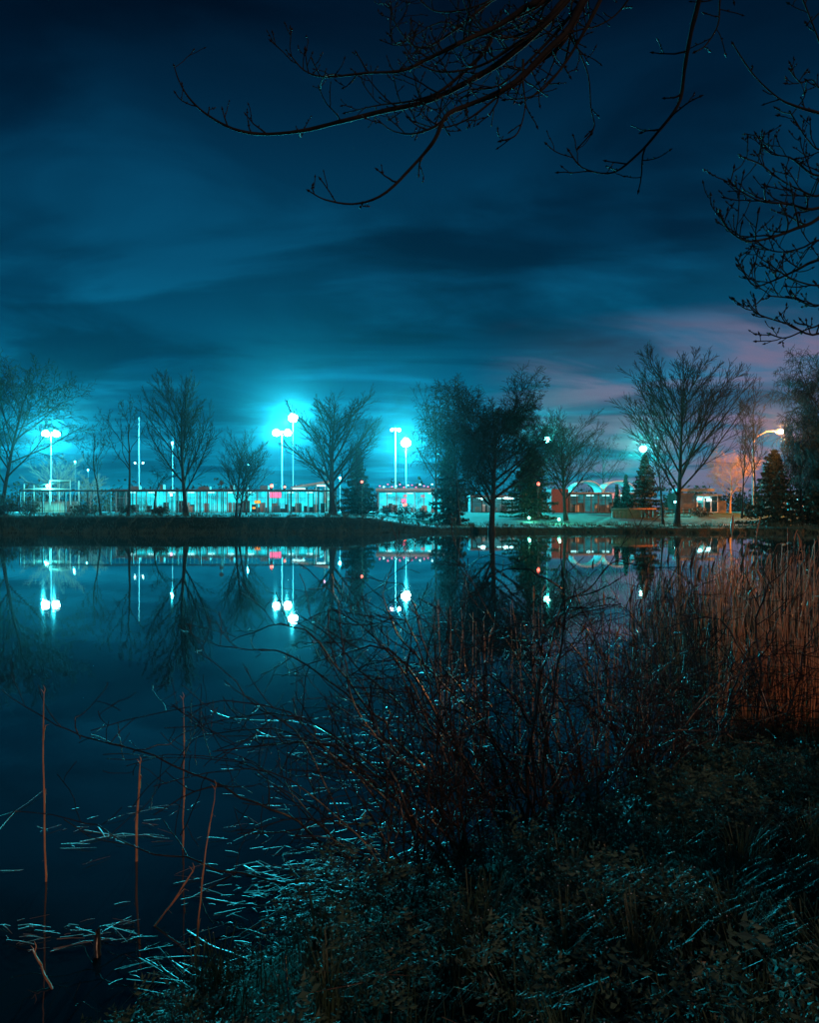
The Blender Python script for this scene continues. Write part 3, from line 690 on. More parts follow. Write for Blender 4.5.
signal(362, 482, 67, 'red signal light in front of the spruce', size=.15)
signal(538, 484, 76, 'red signal light left of the spreading tree by the red wall', size=.24)
def board(px, py, D, w, h_, label, e, name='lit_sign'):
    D = D*FS; w *= FS; h_ *= FS; x = X(px, D); z = G(x, D)
    r = thing(name, label, 'sign', (x, D, z))
    for s in (-.35, .35): part('post', MB().box((x+s*w, D+.1, (z+Z(py, D))/2), (.1, .1, Z(py, D)-z)), M['steel'], r)
    part('case', MB().box((x, D, Z(py, D)), (w+.12, .18, h_+.12)), M['steel'], r)
    part('face', MB().box((x, D-.11, Z(py, D)), (w, .05, h_)), E[e], r)
board(275.5, 495, 88, 1.45, .7, 'glowing magenta sign low behind the fence', 'neon')
board(257.5, 502, 86, .7, .32, 'small glowing orange sign low behind the fence', 'orange')
board(254, 508, 86, .35, .2, 'tiny orange sign below the other orange one', 'orange')
board(324.5, 466, 96, .2, .3, 'tiny pink light high in the broad bare tree', 'lens_pink')
board(171.5, 495, 90, .25, .25, 'tiny pink sign by the vase-shaped tree', 'lens_pink')
D = 68*FS; x = X(221.5, D); z = G(x, D)
sg = thing('diamond_sign', 'back of a dark diamond road sign with a square plate below it', 'sign', (x, D, z))
part('post', MB().box((x, D+.06, (z+Z(480, D))/2), (.08, .08, Z(480, D)-z)), M['steel'], sg)
a = .36; zc = Z(483, D)
part('diamond_plate', MB().prism([(x-a, zc), (x, zc-a), (x+a, zc), (x, zc+a)], D-.02, D+.01), M['signback'], sg)
part('lower_plate', MB().box((x, D, Z(490, D)), (.5, .03, .42)), M['signback'], sg)
for px, py, D in ((529, 512.5, 70*FS), (559, 513, 66*FS)):
    x = X(px, D); z = G(x, D)
    gl = thing('garden_light', 'green garden light at the foot of the %s' % ('broad spruce' if px < 540 else 'spreading bare tree'), 'lamp', (x, D, z), 'green garden lights')
    part('stake', MB().tube([(x, D, z-.1), (x, D, z+.35)], [.04, .04], 6), M['black'], gl)
    part('globe', MB().ball((x, D, z+.5), .2), E['green'], gl, True)
    light('lamp_light', (x, D-.5, z+.75), 14, (.15, 1, .6), gl, .08)

# ------------------------------------------------------------------ overhead branches (trees standing beside the photographer)
def polyline(pix, d0, d1, wob=None):
    n = len(pix); out = []
    for k, (px, py) in enumerate(pix): out.append(P(px, py, d0+(d1-d0)*k/(n-1)+(wob.uniform(-.05, .05) if wob else 0)))
    return out
def smooth(pts, n):
    m = len(pts); res = []
    for q in range(n):
        t = q/(n-1)*(m-1); i = min(int(t), m-2); f = t-i
        p0, p1, p2, p3 = pts[max(i-1, 0)], pts[i], pts[i+1], pts[min(i+2, m-1)]
        res.append(.5*((2*p1)+(p2-p0)*f+(2*p0-5*p1+4*p2-p3)*f*f+(3*p1-p0-3*p2+p3)*f**3))
    return res
def buds(mb, p, d, s):
    d = d.normalized(); a = Vector((0, 0, 1)) if abs(d.z) < .8 else Vector((1, 0, 0)); u = d.cross(a).normalized(); w = d.cross(u)
    q = [p-d*s*.3, p+u*s*.42, p+w*s*.42, p-u*s*.42, p-w*s*.42, p+d*s*1.2]
    mb.raw([tuple(v) for v in q], [(0, 2, 1), (0, 3, 2), (0, 4, 3), (0, 1, 4), (5, 1, 2), (5, 2, 3), (5, 3, 4), (5, 4, 1)])
def twigs(rng, pts, rad, tw, bd, every, length, lift, r, lvl, start=.15, bud=.016, spread=.9, tipbud=True):
    """side shoots turning upward, alternate sides, knobbly buds"""
    tot = len(pts)-1; side = 1
    L = sum((pts[k+1]-pts[k]).length for k in range(tot)); n = max(1, int(L*(1-start)/every))
    for k in range(n):
        t = start+(1-start)*(k+rng.uniform(.2, .8))/n; s = min(t*tot, tot-1e-3); i = int(s); p = pts[i].lerp(pts[i+1], s-i); d = (pts[i+1]-pts[i]).normalized()
        side = -side
        if rng.random() < .12: continue
        az = rng.uniform(-spread, spread)+(1.57 if side > 0 else -1.57)
        nd = rdir(rng, d, R(rng.uniform(32, 75)), az)
        nd = (nd+Vector((0, 0, lift*rng.uniform(.2, 1)))).normalized()
        l = length*rng.uniform(.35, 1.2)*(1-.45*t)
        pp, rr, de = line(rng, p, nd, l, min(r, rad[i]*.7), r*.55, 5, .13, lift*.16)
        tw.tube(pp, rr, 4)
        buds(bd, pp[-1], de, bud*rng.uniform(.8, 1.3))
        for q in range(rng.randint(0, 3)):
            i2 = rng.randint(1, 4); buds(bd, pp[i2]+Vector((rng.uniform(-.5, .5), 0, rng.uniform(-.2, .6)))*bud*.8, rdir(rng, de, .9, rng.uniform(0, 6.2)), bud*.8)
        if lvl > 0: twigs(rng, pp, rr, tw, bd, every*.62, length*.5, lift, r*.75, lvl-1, .2, bud*.9, spread)
    if tipbud: buds(bd, pts[-1], pts[-1]-pts[-2], bud*1.4)
def over_tree(name, label, trunk, limbs, seed):
    rng = random.Random(seed)
    root = thing(name, label, 'tree', tuple(trunk[0]))
    tp = smooth([Vector(p) for p in trunk], 14)
    part('trunk', MB().tube(tp, [.26-.16*k/13 for k in range(14)], 12), M['bark'], root, True)
    for pix, d0, d1, r0, join, ev, ln, lift, lv in limbs:
        pts = polyline(pix, d0, d1, rng)
        if join: pts = [Vector(join).lerp(pts[0], .0), Vector(join).lerp(pts[0], .55)+Vector((0, 0, .12))]+pts
        sm = smooth(pts, len(pts)*4); n = len(sm); rad = [max(.004, r0*(1-(k/(n-1))**.75*.90))*(1+rng.uniform(-.06, .16)) for k in range(n)]
        lb = part('limb', MB().tube(sm, rad, 7), M['bark'], root, True)
        tw, bd = MB(), MB()
        twigs(rng, sm, rad, tw, bd, ev, ln, lift, .0062, lv, .33 if join else .05)
        part('twigs', tw, M['twig'], lb, True, kind='stuff'); part('buds', bd, M['bud'], lb, kind='stuff')
    return root
J = tuple(P(655, -70, 4.4)); J2 = tuple(P(690, -120, 4.2))
over_tree('maple_tree', 'maple whose budding bare boughs hang across the top of the view', [(2.9, .2, .5), (2.75, .6, 2.5), (2.5, 1.6, 4.6), (2.2, 2.8, 6.0), J2], [
    ([(565,0),(552,16),(530,38),(501,62),(469,81),(428,101),(384,111),(343,121),(301,131),(260,134),(231,128),(206,114),(189,98),(179,81),(174,66)], 4.4, 5.0, .032, J, .17, .40, .55, 1),
    ([(545,0),(509,19),(495,30),(485,51),(463,73),(436,94),(407,102),(380,105),(345,113)], 4.5, 4.8, .028, J, .075, .40, .4, 1),
    ([(538,0),(525,8),(498,26),(471,38),(450,48),(428,59),(401,71),(367,73),(326,77),(305,71),(291,56)], 4.2, 4.4, .027, J, .075, .34, .5, 1),
    ([(584,0),(568,30),(547,51),(522,77),(498,93),(469,105),(446,116),(434,141),(413,166),(384,194),(355,204),(326,200),(309,191)], 4.1, 4.2, .030, J, .22, .30, .5, 1),
    ([(447,118),(432,128),(412,134),(393,131),(380,122)], 4.2, 4.4, .012, None, .08, .22, .4, 1),
    ([(575,-5),(572,20),(575,41),(588,74),(591,108),(594,128),(579,147)], 4.3, 4.2, .011, J, .16, .16, -.2, 0),
    ([(523,60),(523,83),(525,108),(517,134),(501,141)], 4.1, 4.0, .009, None, .10, .18, -.1, 0),
    ([(572,25),(565,62),(555,75),(533,96)], 4.3, 4.2, .009, None, .12, .18, -.1, 0),
    ([(702,-25),(699,0),(691,33),(685,66),(679,103),(658,132),(637,155),(612,173),(583,168),(569,151)], 3.9, 4.1, .022, J2, .13, .34, .35, 1),
    ([(724,-20),(720,0),(718,25),(706,45),(695,52)], 4.0, 4.0, .012, J2, .1, .2, .1, 0),
    ([(600,-25),(585,0),(560,25),(520,45),(480,52)], 4.6, 4.9, .018, J, .075, .40, .4, 1),
    ([(520,-20),(480,5),(440,12),(420,0),(410,-15)], 4.4, 4.6, .014, J, .12, .36, .4, 1),
    ([(560,-10),(520,25),(470,32),(440,22),(395,45),(391,8)], 4.6, 4.8, .014, J, .12, .36, .3, 1),
    ([(560,-30),(500,-5),(455,30),(420,48),(398,28),(389,5)], 4.5, 4.9, .021, J, .08, .34, .4, 1),
    ([(600,-30),(575,10),(540,50),(500,85),(462,92),(436,118)], 4.3, 4.6, .021, J, .08, .34, .4, 1),
    ([(590,-30),(560,5),(530,30),(498,38),(476,20),(468,0)], 4.4, 4.6, .021, J, .08, .32, .4, 1),
    ([(610,-20),(585,30),(560,70),(535,95),(505,100)], 4.1, 4.2, .021, J, .08, .30, .3, 1),
    ([(585,-20),(548,22),(515,45),(480,66),(440,72),(415,60),(402,42)], 4.3, 4.5, .021, J, .07, .30, .4, 1),
    ([(595,-20),(565,40),(540,62),(508,88),(470,118),(440,128),(415,122)], 4.2, 4.4, .021, J, .08, .28, .4, 1),
    ([(640,-25),(628,0),(612,18),(590,28),(577,22)], 4.2, 4.1, .012, J, .1, .2, .2, 0),
], 101)
J3 = tuple(P(900, 180, 4.2)); J4 = tuple(P(905, 300, 4.3))
over_tree('young_maple_tree', 'smaller bare tree just outside the right edge, its budded boughs reaching in', [(3.6, 4.35, .45), (3.55, 4.3, 1.6), (3.4, 4.25, 3.0), (3.25, 4.2, 4.4), (3.1, 4.2, 6.2)], [
    ([(819,113),(795,106),(777,97),(753,74),(733,44)], 4.0, 4.1, .014, J3, .16, .20, .4, 0),
    ([(819,176),(791,158),(770,153),(756,134)], 4.2, 4.3, .012, J3, .065, .28, .5, 1),
    ([(819,208),(788,204),(760,201),(739,190),(730,181)], 4.0, 4.0, .014, J3, .065, .28, .5, 1),
    ([(819,218),(795,229),(770,238),(746,241),(728,229),(718,211)], 3.9, 3.8, .015, J3, .07, .28, .6, 1),
    ([(819,260),(795,271),(770,282),(753,285),(737,260)], 4.0, 4.0, .013, J4, .07, .26, .6, 1),
    ([(819,306),(795,299),(770,296)], 4.1, 4.3, .011, J4, .065, .24, .5, 1),
    ([(819,334),(788,324),(760,315),(749,306)], 4.0, 4.1, .012, J4, .065, .24, .5, 1),
    ([(822,195),(800,190),(778,178),(762,165),(745,158)], 4.0, 4.1, .010, J3, .07, .26, .5, 1),
    ([(822,240),(802,248),(782,252),(765,248),(752,235)], 4.1, 4.2, .010, J4, .07, .26, .5, 1),
    ([(824,285),(800,282),(780,272),(768,262)], 3.9, 4.0, .010, J4, .07, .26, .5, 1),
    ([(824,322),(805,330),(785,338),(770,334)], 4.1, 4.2, .010, J4, .07, .24, .4, 1),
    ([(825,50),(815,30),(806,7),(800,-8)], 3.8, 3.8, .011, J3, .1, .22, .4, 1),
    ([(822,90),(812,80),(800,82),(790,70)], 4.0, 4.2, .009, J3, .08, .2, .5, 1),
    ([(822,150),(808,140),(795,120),(790,112)], 4.1, 4.2, .009, J3, .08, .2, .5, 1),
], 202)

# ------------------------------------------------------------------ shoreline thicket
def cane_mesh(rng, pts, r, root, dens=1.0, lvl=1):
    sm = smooth(pts, max(12, len(pts)*3)); n = len(sm)
    kx = ky = kz = 0
    for k in range(2, n):
        kx = kx*.8+rng.gauss(0, .016); ky = ky*.8+rng.gauss(0, .016); kz = kz*.8+rng.gauss(0, .014); sm[k] = sm[k]+Vector((kx, ky, kz))
    rad = [max(.0028, r*(1-.78*k/(n-1))) for k in range(n)]
    st = part('cane', MB().tube(sm, rad, 6), M['cane'], root, True)
    tw, bd = MB(), MB()
    twigs(rng, sm, rad, tw, bd, .14/dens, .60, .10, .0052, lvl, .12, .007, 1.5)
    tw.flush(); part('twigs', tw, M['cane2'], st, True, kind='stuff')
    bd.flush(); part('buds', bd, M['cane2'], st, kind='stuff')
def shrub(seed, px, py, D, n, label, spread=(-1.4, 1.4), hi=(.8, 1.7), dep=(-.3, .9), extra=(), dens=1.0):
    rng = random.Random(seed)
    x = X(px, D); z = G(x, D)-.04; root = thing('bare_shrub', label, 'shrub', (x, D, z), 'bare shrubs along the near shore')
    for k in range(n):
        f = (k+rng.random())/n; tx = spread[0]+(spread[1]-spread[0])*f; th = rng.uniform(*hi)*(1-.48*abs(tx)/2.2); ty = rng.uniform(*dep)
        b0 = Vector((x+rng.uniform(-.16, .16), D+rng.uniform(-.12, .12), 0)); b0.z = G(b0.x, b0.y)-.04
        tip = b0+Vector((tx, ty, th)); arch = rng.uniform(.1, 1.1)
        c1 = b0+Vector((tx*.18, ty*.2, th*.55+.1*arch)); c2 = b0+Vector((tx*.58, ty*.6+rng.uniform(-.1, .1), th*(.92+.3*arch)))
        pts = [b0, (b0+c1*2)/3*1.0 if False else b0.lerp(c1, .6), c1.lerp(c2, .35), c2, tip]
        cane_mesh(rng, pts, rng.choice((.006, .0075, .009, .012, .016)), root, dens*rng.uniform(.8, 1.2))
    for pix, d0, d1, r, dn in extra:
        pts = polyline(pix, d0, d1)
        pts[0].z = G(pts[0].x, pts[0].y)-.04 if abs(pts[0].z-G(pts[0].x, pts[0].y)) < .5 else pts[0].z
        cane_mesh(rng, pts, r, root, dn)
    return root
shrub(1, 420, 880, 4.05, 4, 'leftmost bare shrub, its longest cane stretching low over the water to the left edge', (-1.9, .4), (.5, 1.2), (-.1, .6), (
    ([(440,880),(380,868),(333,852),(287,819),(241,798),(190,770),(133,752),(87,739),(38,716),(0,693)], 4.0, 4.6, .0115, .45),
    ([(80,739),(80,725),(85,714),(95,700),(105,682)], 4.5, 4.55, .005, .5),
    ([(400,890),(330,885),(267,880),(205,868),(154,855),(103,829),(56,814),(10,811)], 3.95, 4.1, .009, .45),
    ([(420,880),(380,830),(341,819),(297,734),(256,699),(227,664),(200,652)], 4.1, 4.5, .0085, .8),
    ([(133,752),(150,740),(180,728),(212,710)], 4.35, 4.4, .005, .5),
    ([(430,878),(391,772),(379,734),(356,690),(344,652),(336,610),(328,570)], 4.1, 4.3, .009, 1.0)))
shrub(2, 465, 866, 4.25, 17, 'bare shrub with canes arching toward the lamp reflections', (-2.3, .5), (.9, 1.95), (-.1, .9), (
    ([(470,868),(440,800),(400,740),(360,700),(310,640),(270,625),(235,640)], 4.3, 4.7, .0125, .8),
    ([(465,868),(430,790),(395,735),(350,690),(290,655),(240,650),(200,640)], 4.3, 4.9, .011, .9),
    ([(468,868),(455,790),(430,720),(400,660),(360,618),(330,598)], 4.3, 4.8, .012, 1.0)))
shrub(10, 395, 893, 3.98, 8, 'bare shrub nearest the fallen reeds, its twigs crossing the lamp reflections', (-2.0, .9), (.6, 1.75), (-.1, .9))
shrub(3, 532, 853, 4.6, 15, 'bare shrub with one thick upright cane bent over at the top', (-2.3, 1.5), (.8, 1.8), (-.1, .9), (
    ([(532,853),(490,800),(449,747),(389,701),(336,648),(298,618)], 4.6, 5.2, .014, 1.0),
    ([(534,853),(510,780),(480,720),(430,670),(400,640),(385,600),(392,575)], 4.6, 5.0, .012, 1.0),
    ([(528,852),(527,800),(532,720),(545,660),(556,628),(562,610),(560,594),(544,575),(509,568),(480,581)], 4.6, 4.7, .014, .5),
    ([(556,628),(562,610),(591,590),(620,566),(650,556)], 4.65, 4.8, .009, .9)))
shrub(4, 575, 846, 4.8, 14, 'densest dark bare shrub in the middle of the thicket', (-1.5, 1.6), (.8, 1.75), (-.2, .8))
shrub(5, 640, 825, 5.1, 15, 'bare shrub of pale fanned canes leaning right over the bank', (-1.2, 1.9), (.5, 1.5), (-.3, .7), (
    ([(560,842),(600,830),(640,800),(680,760),(740,725),(800,705)], 4.7, 5.0, .009, .8),
    ([(600,842),(640,790),(672,740),(715,690),(790,640)], 4.8, 5.1, .009, .9)))
shrub(6, 700, 790, 5.7, 12, 'bare shrub in front of the rust-coloured reeds', (-1.7, 1.7), (.7, 1.6), (-.2, .9))
shrub(7, 765, 765, 6.2, 12, 'rightmost bare shrub at the near shore by the reeds', (-1.6, 1.6), (.6, 1.4), (-.2, .8))
shrub(8, 500, 800, 5.2, 11, 'bare shrub standing in the shallows behind the bent cane', (-1.7, 1.1), (.8, 1.6), (.0, .9))
shrub(9, 620, 770, 5.9, 9, 'bare shrub in the shallows between the middle thicket and the reeds', (-1.6, 1.5), (.8, 1.7), (.0, .9))

# ------------------------------------------------------------------ reeds
def reed_geo(nr, mb, lf, x, y, h, r, lean):
    z = min(float(hgt(x, y)), 0)-.02 if False else float(hgt(x, y))-.02
    z = max(z, -.5)
    b0 = np.array((x, y, z)); d = np.array((lean[0], lean[1], 1.0))
    top = b0+d*(h-z); mid = b0+d*(h-z)*.5+np.array((nr.normal(0, .02), nr.normal(0, .02), 0))
    mb.tube([b0, mid, top], [r, r*.85, r*.4], 4)
    if nr.random() < .14:
        a = nr.uniform(0, 6.28); mb.tube([top, top+np.array((math.cos(a)*.16, math.sin(a)*.16, -.02)), top+np.array((math.cos(a)*.3, math.sin(a)*.3, -nr.uniform(.1, .3)))], [r*.6, r*.5, r*.3], 4)
    elif nr.random() < .2:
        mb.tube([top, top+d*.06, top+d*.13+np.array((.02, 0, 0)), top+d*.2+np.array((.05, 0, -.01))], [r*.5, r*2.2, r*1.8, r*.3], 5)
    for k in range(nr.integers(0, 4)):
        t = nr.uniform(.4, .95); p = b0+(top-b0)*t; a = nr.uniform(0, 6.28); l = nr.uniform(.2, .5); dr = nr.uniform(-.5, .7)
        e1 = p+np.array((math.cos(a)*l*.25, math.sin(a)*l*.25, l*.5*max(dr, .1))); e2 = p+np.array((math.cos(a)*l*.6, math.sin(a)*l*.6, l*dr*.4))
        w = np.array((-math.sin(a), math.cos(a), 0))*.006
        lf.raw([tuple(p-w), tuple(p+w), tuple(e1+w), tuple(e1-w), tuple(e2)], [(0, 1, 2, 3), (3, 2, 4)])
nr = np.random.default_rng(77); rb = MB(); ro = MB(); count = 0
protos = []
for k in range(5):
    a, l_ = MB(), MB(); reed_geo(np.random.default_rng(900+k), a, a, 40.0, 30.0, 1.75, .006, (.02*(k-2), .01*k)); a.flush(); vz = np.concatenate(a.v); z00 = vz[:, 2].min()
    a.v = [v-np.array((40., 30., z00)) for v in a.v]; protos.append(a.mesh('reed_stalk', M['reed'], True))
spots = []
for k in range(4200):
    y = 6.4+nr.beta(1, 2.2)*9; px = 600+nr.beta(1.7, 1.0)*300; x = X(px, y)
    if near_d(x, y) > .3: continue
    if px < 700 and nr.random() > (px-590)/120: continue
    if math.sin(x*2.1)*math.sin(y*1.7+x) < -.25: continue
    spots.append((x, y, nr.uniform(.8, 1.85)*(1-.25*nr.random()**2), nr.uniform(.0035, .0075), (nr.normal(0, .085), nr.normal(0, .06))))
for k in range(80):                                  # sparse stand in the shallows behind the thicket
    y = nr.uniform(5.6, 9); px = nr.choice([450, 470, 487, 530, 540, 560, 600, 625, 640])+nr.normal(0, 9); x = X(px, y)
    if near_d(x, y) > -.1: continue
    spots.append((x, y, nr.uniform(.6, 1.25), nr.uniform(.0035, .007), (nr.normal(0, .03), nr.normal(0, .03))))
spots.sort(key=lambda s: s[1])
for k, (x, y, h_, r, ln) in enumerate(spots):
    if k < 160:
        o = bpy.data.objects.new('reed_stalk', protos[k % 5]); C.objects.link(o)
        z = max(G(x, y)-.02, -.5); o.location = (x, y, z); s = (h_-z)/1.75; o.scale = (max(.7, r/.006), max(.7, r/.006), s*.92); o.rotation_euler = (-ln[1], ln[0], nr.uniform(0, 6.28))
        tag(o, 'dead rust-brown reed stalk standing at the front of the reed bed', 'reed', 'reed stalks at the near edge of the bed')
    else:
        q = rb if nr.random() < .55 and y < 12.5 else ro  # back rows and dark gaps get the reed colour with shade painted in
        reed_geo(nr, q, q, x, y, h_, r, ln)
tag(ro.build('shaded_reed_bed', M['shade_reed'], smooth=True), kind='stuff')
tag(rb.build('reed_bed', M['reed'], smooth=True), kind='stuff')
# reed stalks standing by themselves in the open water, left
def stalk(pix, d0, d1, r, label, m='reed', cat='reed', name='broken_reed', g=None, bent=None):
    pts = polyline(pix, d0, d1); base = pts[-1]
    o = thing(name, label, cat, tuple(base), g)
    rg = random.Random(int(pix[0][0])); sm = smooth(pts, 13)
    for k in range(1, 12): sm[k] = sm[k]+Vector((rg.gauss(0, .0022), rg.gauss(0, .0022), 0))
    part('stem', MB().tube(sm, [r*(.30+.70*(k/12)**.6)*(1.10 if k % 4 == 2 else 1) for k in range(13)], 7), M[m], o, True)
    for q in (3, 6, 9):
        n = sm[q]; a = rg.uniform(-1, 1); e = (sm[0]-sm[-1]).normalized(); part('leaf_sheath', MB().tube([n, n+e*.05+Vector((.004*a, 0, 0)), n+e*.09+Vector((.012*a, .01, 0)), n+e*.10+Vector((.035*a, .01, -.05*rg.random()))], [r*1.02, r*.8, r*.4, .0006], 5), M[m], o, True)
    part('torn_tip', MB().tube([sm[0], sm[0]+Vector((.006, 0, .03)), sm[0]+Vector((-.004, 0, .055))], [r*.32, r*.45, .0005], 4).tube([sm[0], sm[0]+Vector((-.01, 0, .02)), sm[0]+Vector((-.025, .005, .03))], [r*.28, r*.3, .0005], 4), M[m], o, True)
    return o
stalk([(44,694),(43,760),(45,850),(46,942)], 4.2, 4.25, .0068, 'tall thin orange reed standing alone in the water at far left')
stalk([(140,764),(138,800),(136,860),(136,895)], 4.45, 4.5, .0098, 'short thick orange reed stump standing left of the long low cane')
stalk([(183,700),(184,760),(183,835),(183,862)], 4.6, 4.65, .0058, 'thin orange reed standing right of the short thick stump')
stalk([(215,790),(206,850),(198,920),(194,990)], 3.55, 3.45, .005, 'leaning slender orange reed standing near the leafy bank at bottom left')
stalk([(193,872),(170,905),(142,943)], 3.9, 3.75, .006, 'orange reed tilted diagonally between the standing ones')
stalk([(35,952),(50,985),(72,1020)], 3.4, 3.2, .0065, 'slanting orange reed at the bottom left corner')
stalk([(725,777),(740,795),(756,812)], 5.3, 5.1, .008, 'single bright orange reed lying aslant on the right hand bank')
stalk([(96,940),(97,960),(97,985)], 3.55, 3.5, .022, 'dark rotten stump poking out of the water at bottom left', 'cane', 'stump', 'wooden_stump')
# straws lying on the water
nr = np.random.default_rng(31)
def straw_mesh(L, r, bend):
    return MB().tube([(-L/2, 0, 0), (-L*.12, bend*1.6, .006), (L*.02, bend*1.9, .012), (L*.2, bend*.6, .002), (L/2, -bend*.4, .002)], [r, r, r*.95, r*.9, r*.5], 5).mesh('floating_straw', M['straw'], True)
sm_ = [straw_mesh(L, r, b_) for L, r, b_ in ((.9, .006, .03), (.6, .006, -.02), (.45, .005, .015), (1.3, .007, .05), (.3, .006, .0))]
MATS = ((305, 888, 48, 14, .3), (345, 850, 60, 22, .16), (380, 790, 55, 26, .14), (420, 735, 40, 18, .10), (330, 745, 45, 10, .06), (70, 934, 55, 7, .08), (190, 968, 50, 12, .06), (110, 830, 40, 14, .04), (260, 920, 60, 16, .06))
MP = np.array([m_[4] for m_ in MATS]); MP = MP/MP.sum()
def mat_pos():
    c_ = MATS[nr.choice(len(MATS), p=MP)]; return c_[0]+nr.normal(0, c_[2]), c_[1]+nr.normal(0, c_[3])
for k in range(50):
    px, py = mat_pos() if k < 40 else (nr.uniform(0, 330), nr.uniform(800, 1000))
    D = EYE*FPX/(py-511.5); x = X(px, D)
    if near_d(x, D) > -.02: continue
    o = bpy.data.objects.new('floating_straw', sm_[nr.integers(0, 5)]); C.objects.link(o)
    o.location = (x, D, nr.uniform(-.012, .012)); o.rotation_euler = (nr.normal(-.06, .13), nr.normal(0, .04), nr.normal(.1, .7)); q = nr.uniform(.5, 1.1); o.scale = (nr.uniform(.4, 1.0), q, q*.35)
    tag(o, 'pale wet reed straw lying flat on the dark water', 'straw', 'broken straws floating on the pond')
mb = MB()
for k in range(780):
    px, py = mat_pos() if k < 620 else (nr.normal(380, 90), 690+nr.beta(2.2, 1.4)*235)
    D = EYE*FPX/(py-511.5); x = X(px, D)
    if near_d(x, D) > .15: continue
    a = nr.normal(.1, .5); l = nr.uniform(.03, .22); z = max(G(x, D), 0)+nr.uniform(-.004, .02); d = np.array((math.cos(a), math.sin(a), nr.normal(0, .10)))*l/2; c0 = np.array((x, D, z)); w = nr.uniform(.0012, .0034)
    roll = nr.normal(-.06, .16); e = np.array((-math.sin(a)*math.cos(roll), math.cos(a)*math.cos(roll), math.sin(roll)))*w; t_ = np.array((0, 0, -.002)); m_ = c0+np.array((0, 0, nr.uniform(0, .006)))
    mb.raw([tuple(v) for v in (c0-d-e, c0-d+e, m_-e, m_+e, c0+d-e*.4, c0+d+e*.4, c0-d+t_, m_+t_*1.5, c0+d+t_)], [(0, 2, 3, 1), (2, 4, 5, 3), (0, 6, 7, 2), (2, 7, 8, 4), (1, 3, 7, 6), (3, 5, 8, 7)])
tag(mb.build('reed_litter', M['straw'], smooth=False), kind='stuff')

# ------------------------------------------------------------------ near bank: weeds, grass, dew
nr = np.random.default_rng(8)
def land(n, x0, x1, y0, y1, dmin=0.0):
    x = nr.uniform(x0, x1, n); y = nr.uniform(y0, y1, n); k = near_d(x, y) > dmin; return x[k], y[k]
LV, LF, off = [], [], 0
cx_, cy_ = land(190, -3.0, 7.5, .8, 8.0, .12); cr_ = nr.uniform(.16, .42, len(cx_)); ch_ = nr.uniform(.05, .26, len(cx_))*np.clip(cr_/.3, .6, 1.3)
A = []
for x, y, r, h in zip(cx_, cy_, cr_, ch_):
    m = int(190*r**1.5*1.35); a = nr.uniform(0, 6.28, m); q = np.sqrt(nr.random(m)); lt = q < 2
    A.append(np.stack([x+np.cos(a)*q*r, y+np.sin(a)*q*r*.9, h*(1-q**2), np.full(m, nr.uniform(.75, 1.35))], 1))
ex, ey = land(2300, -3.2, 7.5, .9, 8.2, .03); A.append(np.stack([ex, ey, ex*0, ex*0+.8], 1))
sx_ = nr.uniform(-3.2, 3.5, 900); sy_ = np.interp(sx_, NS[:,0], NS[:,1])-nr.uniform(0, .55, 900); A.append(np.stack([sx_, sy_, sx_*0, sx_*0+.9], 1))
A = np.concatenate(A); A = A[near_d(A[:, 0], A[:, 1]) > .0]
keep = nr.random(len(A)) < np.clip(1.25-(A[:, 0]-.7)*.42*(A[:, 1] < 3.0), .15, 1); A = A[keep]
px_, py_ = A[:, 0], A[:, 1]; pz_ = hgt(px_, py_)+A[:, 2]
tops = []
for x, y, z, sz_ in zip(px_, py_, pz_, A[:, 3]):
    big = sz_*nr.uniform(.7, 1.3)*(1 if y > 1.9 else .75); nl = nr.integers(5, 9)
    for k in range(nl):
        a = nr.uniform(0, 6.28); el = nr.uniform(.25, 1.2); l = nr.uniform(.05, .115)*big
        b0 = np.array((x+math.cos(a)*.03, y+math.sin(a)*.03, z+nr.uniform(.0, .15)*big)); dirv = np.array((math.cos(a)*math.cos(el), math.sin(a)*math.cos(el), math.sin(el)))
        sd = np.array((-math.sin(a), math.cos(a), 0)); nm = np.cross(sd, dirv)
        m = 3; t = np.arange(1, m+1)/m
        spine = b0+dirv*l*t[:, None]-np.array((0, 0, 1))*(l*.55*t**2)[:, None]
        w = l*.30*(1.15-t*.75)
        for s in (-1, 1):
            tip = spine+sd*(s*w)[:, None]+dirv*(w*.45)[:, None]-np.array((0, 0, 1))*(w*nr.uniform(.1, .7))[:, None]
            mid1 = spine*.5+tip*.5+dirv*(w*.28)[:, None]+nm*(w*.12)[:, None]; mid2 = spine*.5+tip*.5-dirv*(w*.22)[:, None]+nm*(w*.12)[:, None]
            q = np.stack([spine, mid2, tip, mid1], 1).reshape(-1, 3); LV.append(q)
        LV.append(np.array([spine[-1]-sd*.2*w[-1], spine[-1]+dirv*w[-1]*.1+sd*0, spine[-1]+dirv*w[-1]*1.6, spine[-1]+sd*.9*w[-1]]))
        tops.append(spine[1])
V = np.concatenate(LV); F = np.arange(len(V)).reshape(-1, 4)
tag(MB().arr(V, F).build('weed_foliage', M['leaf']), kind='stuff')
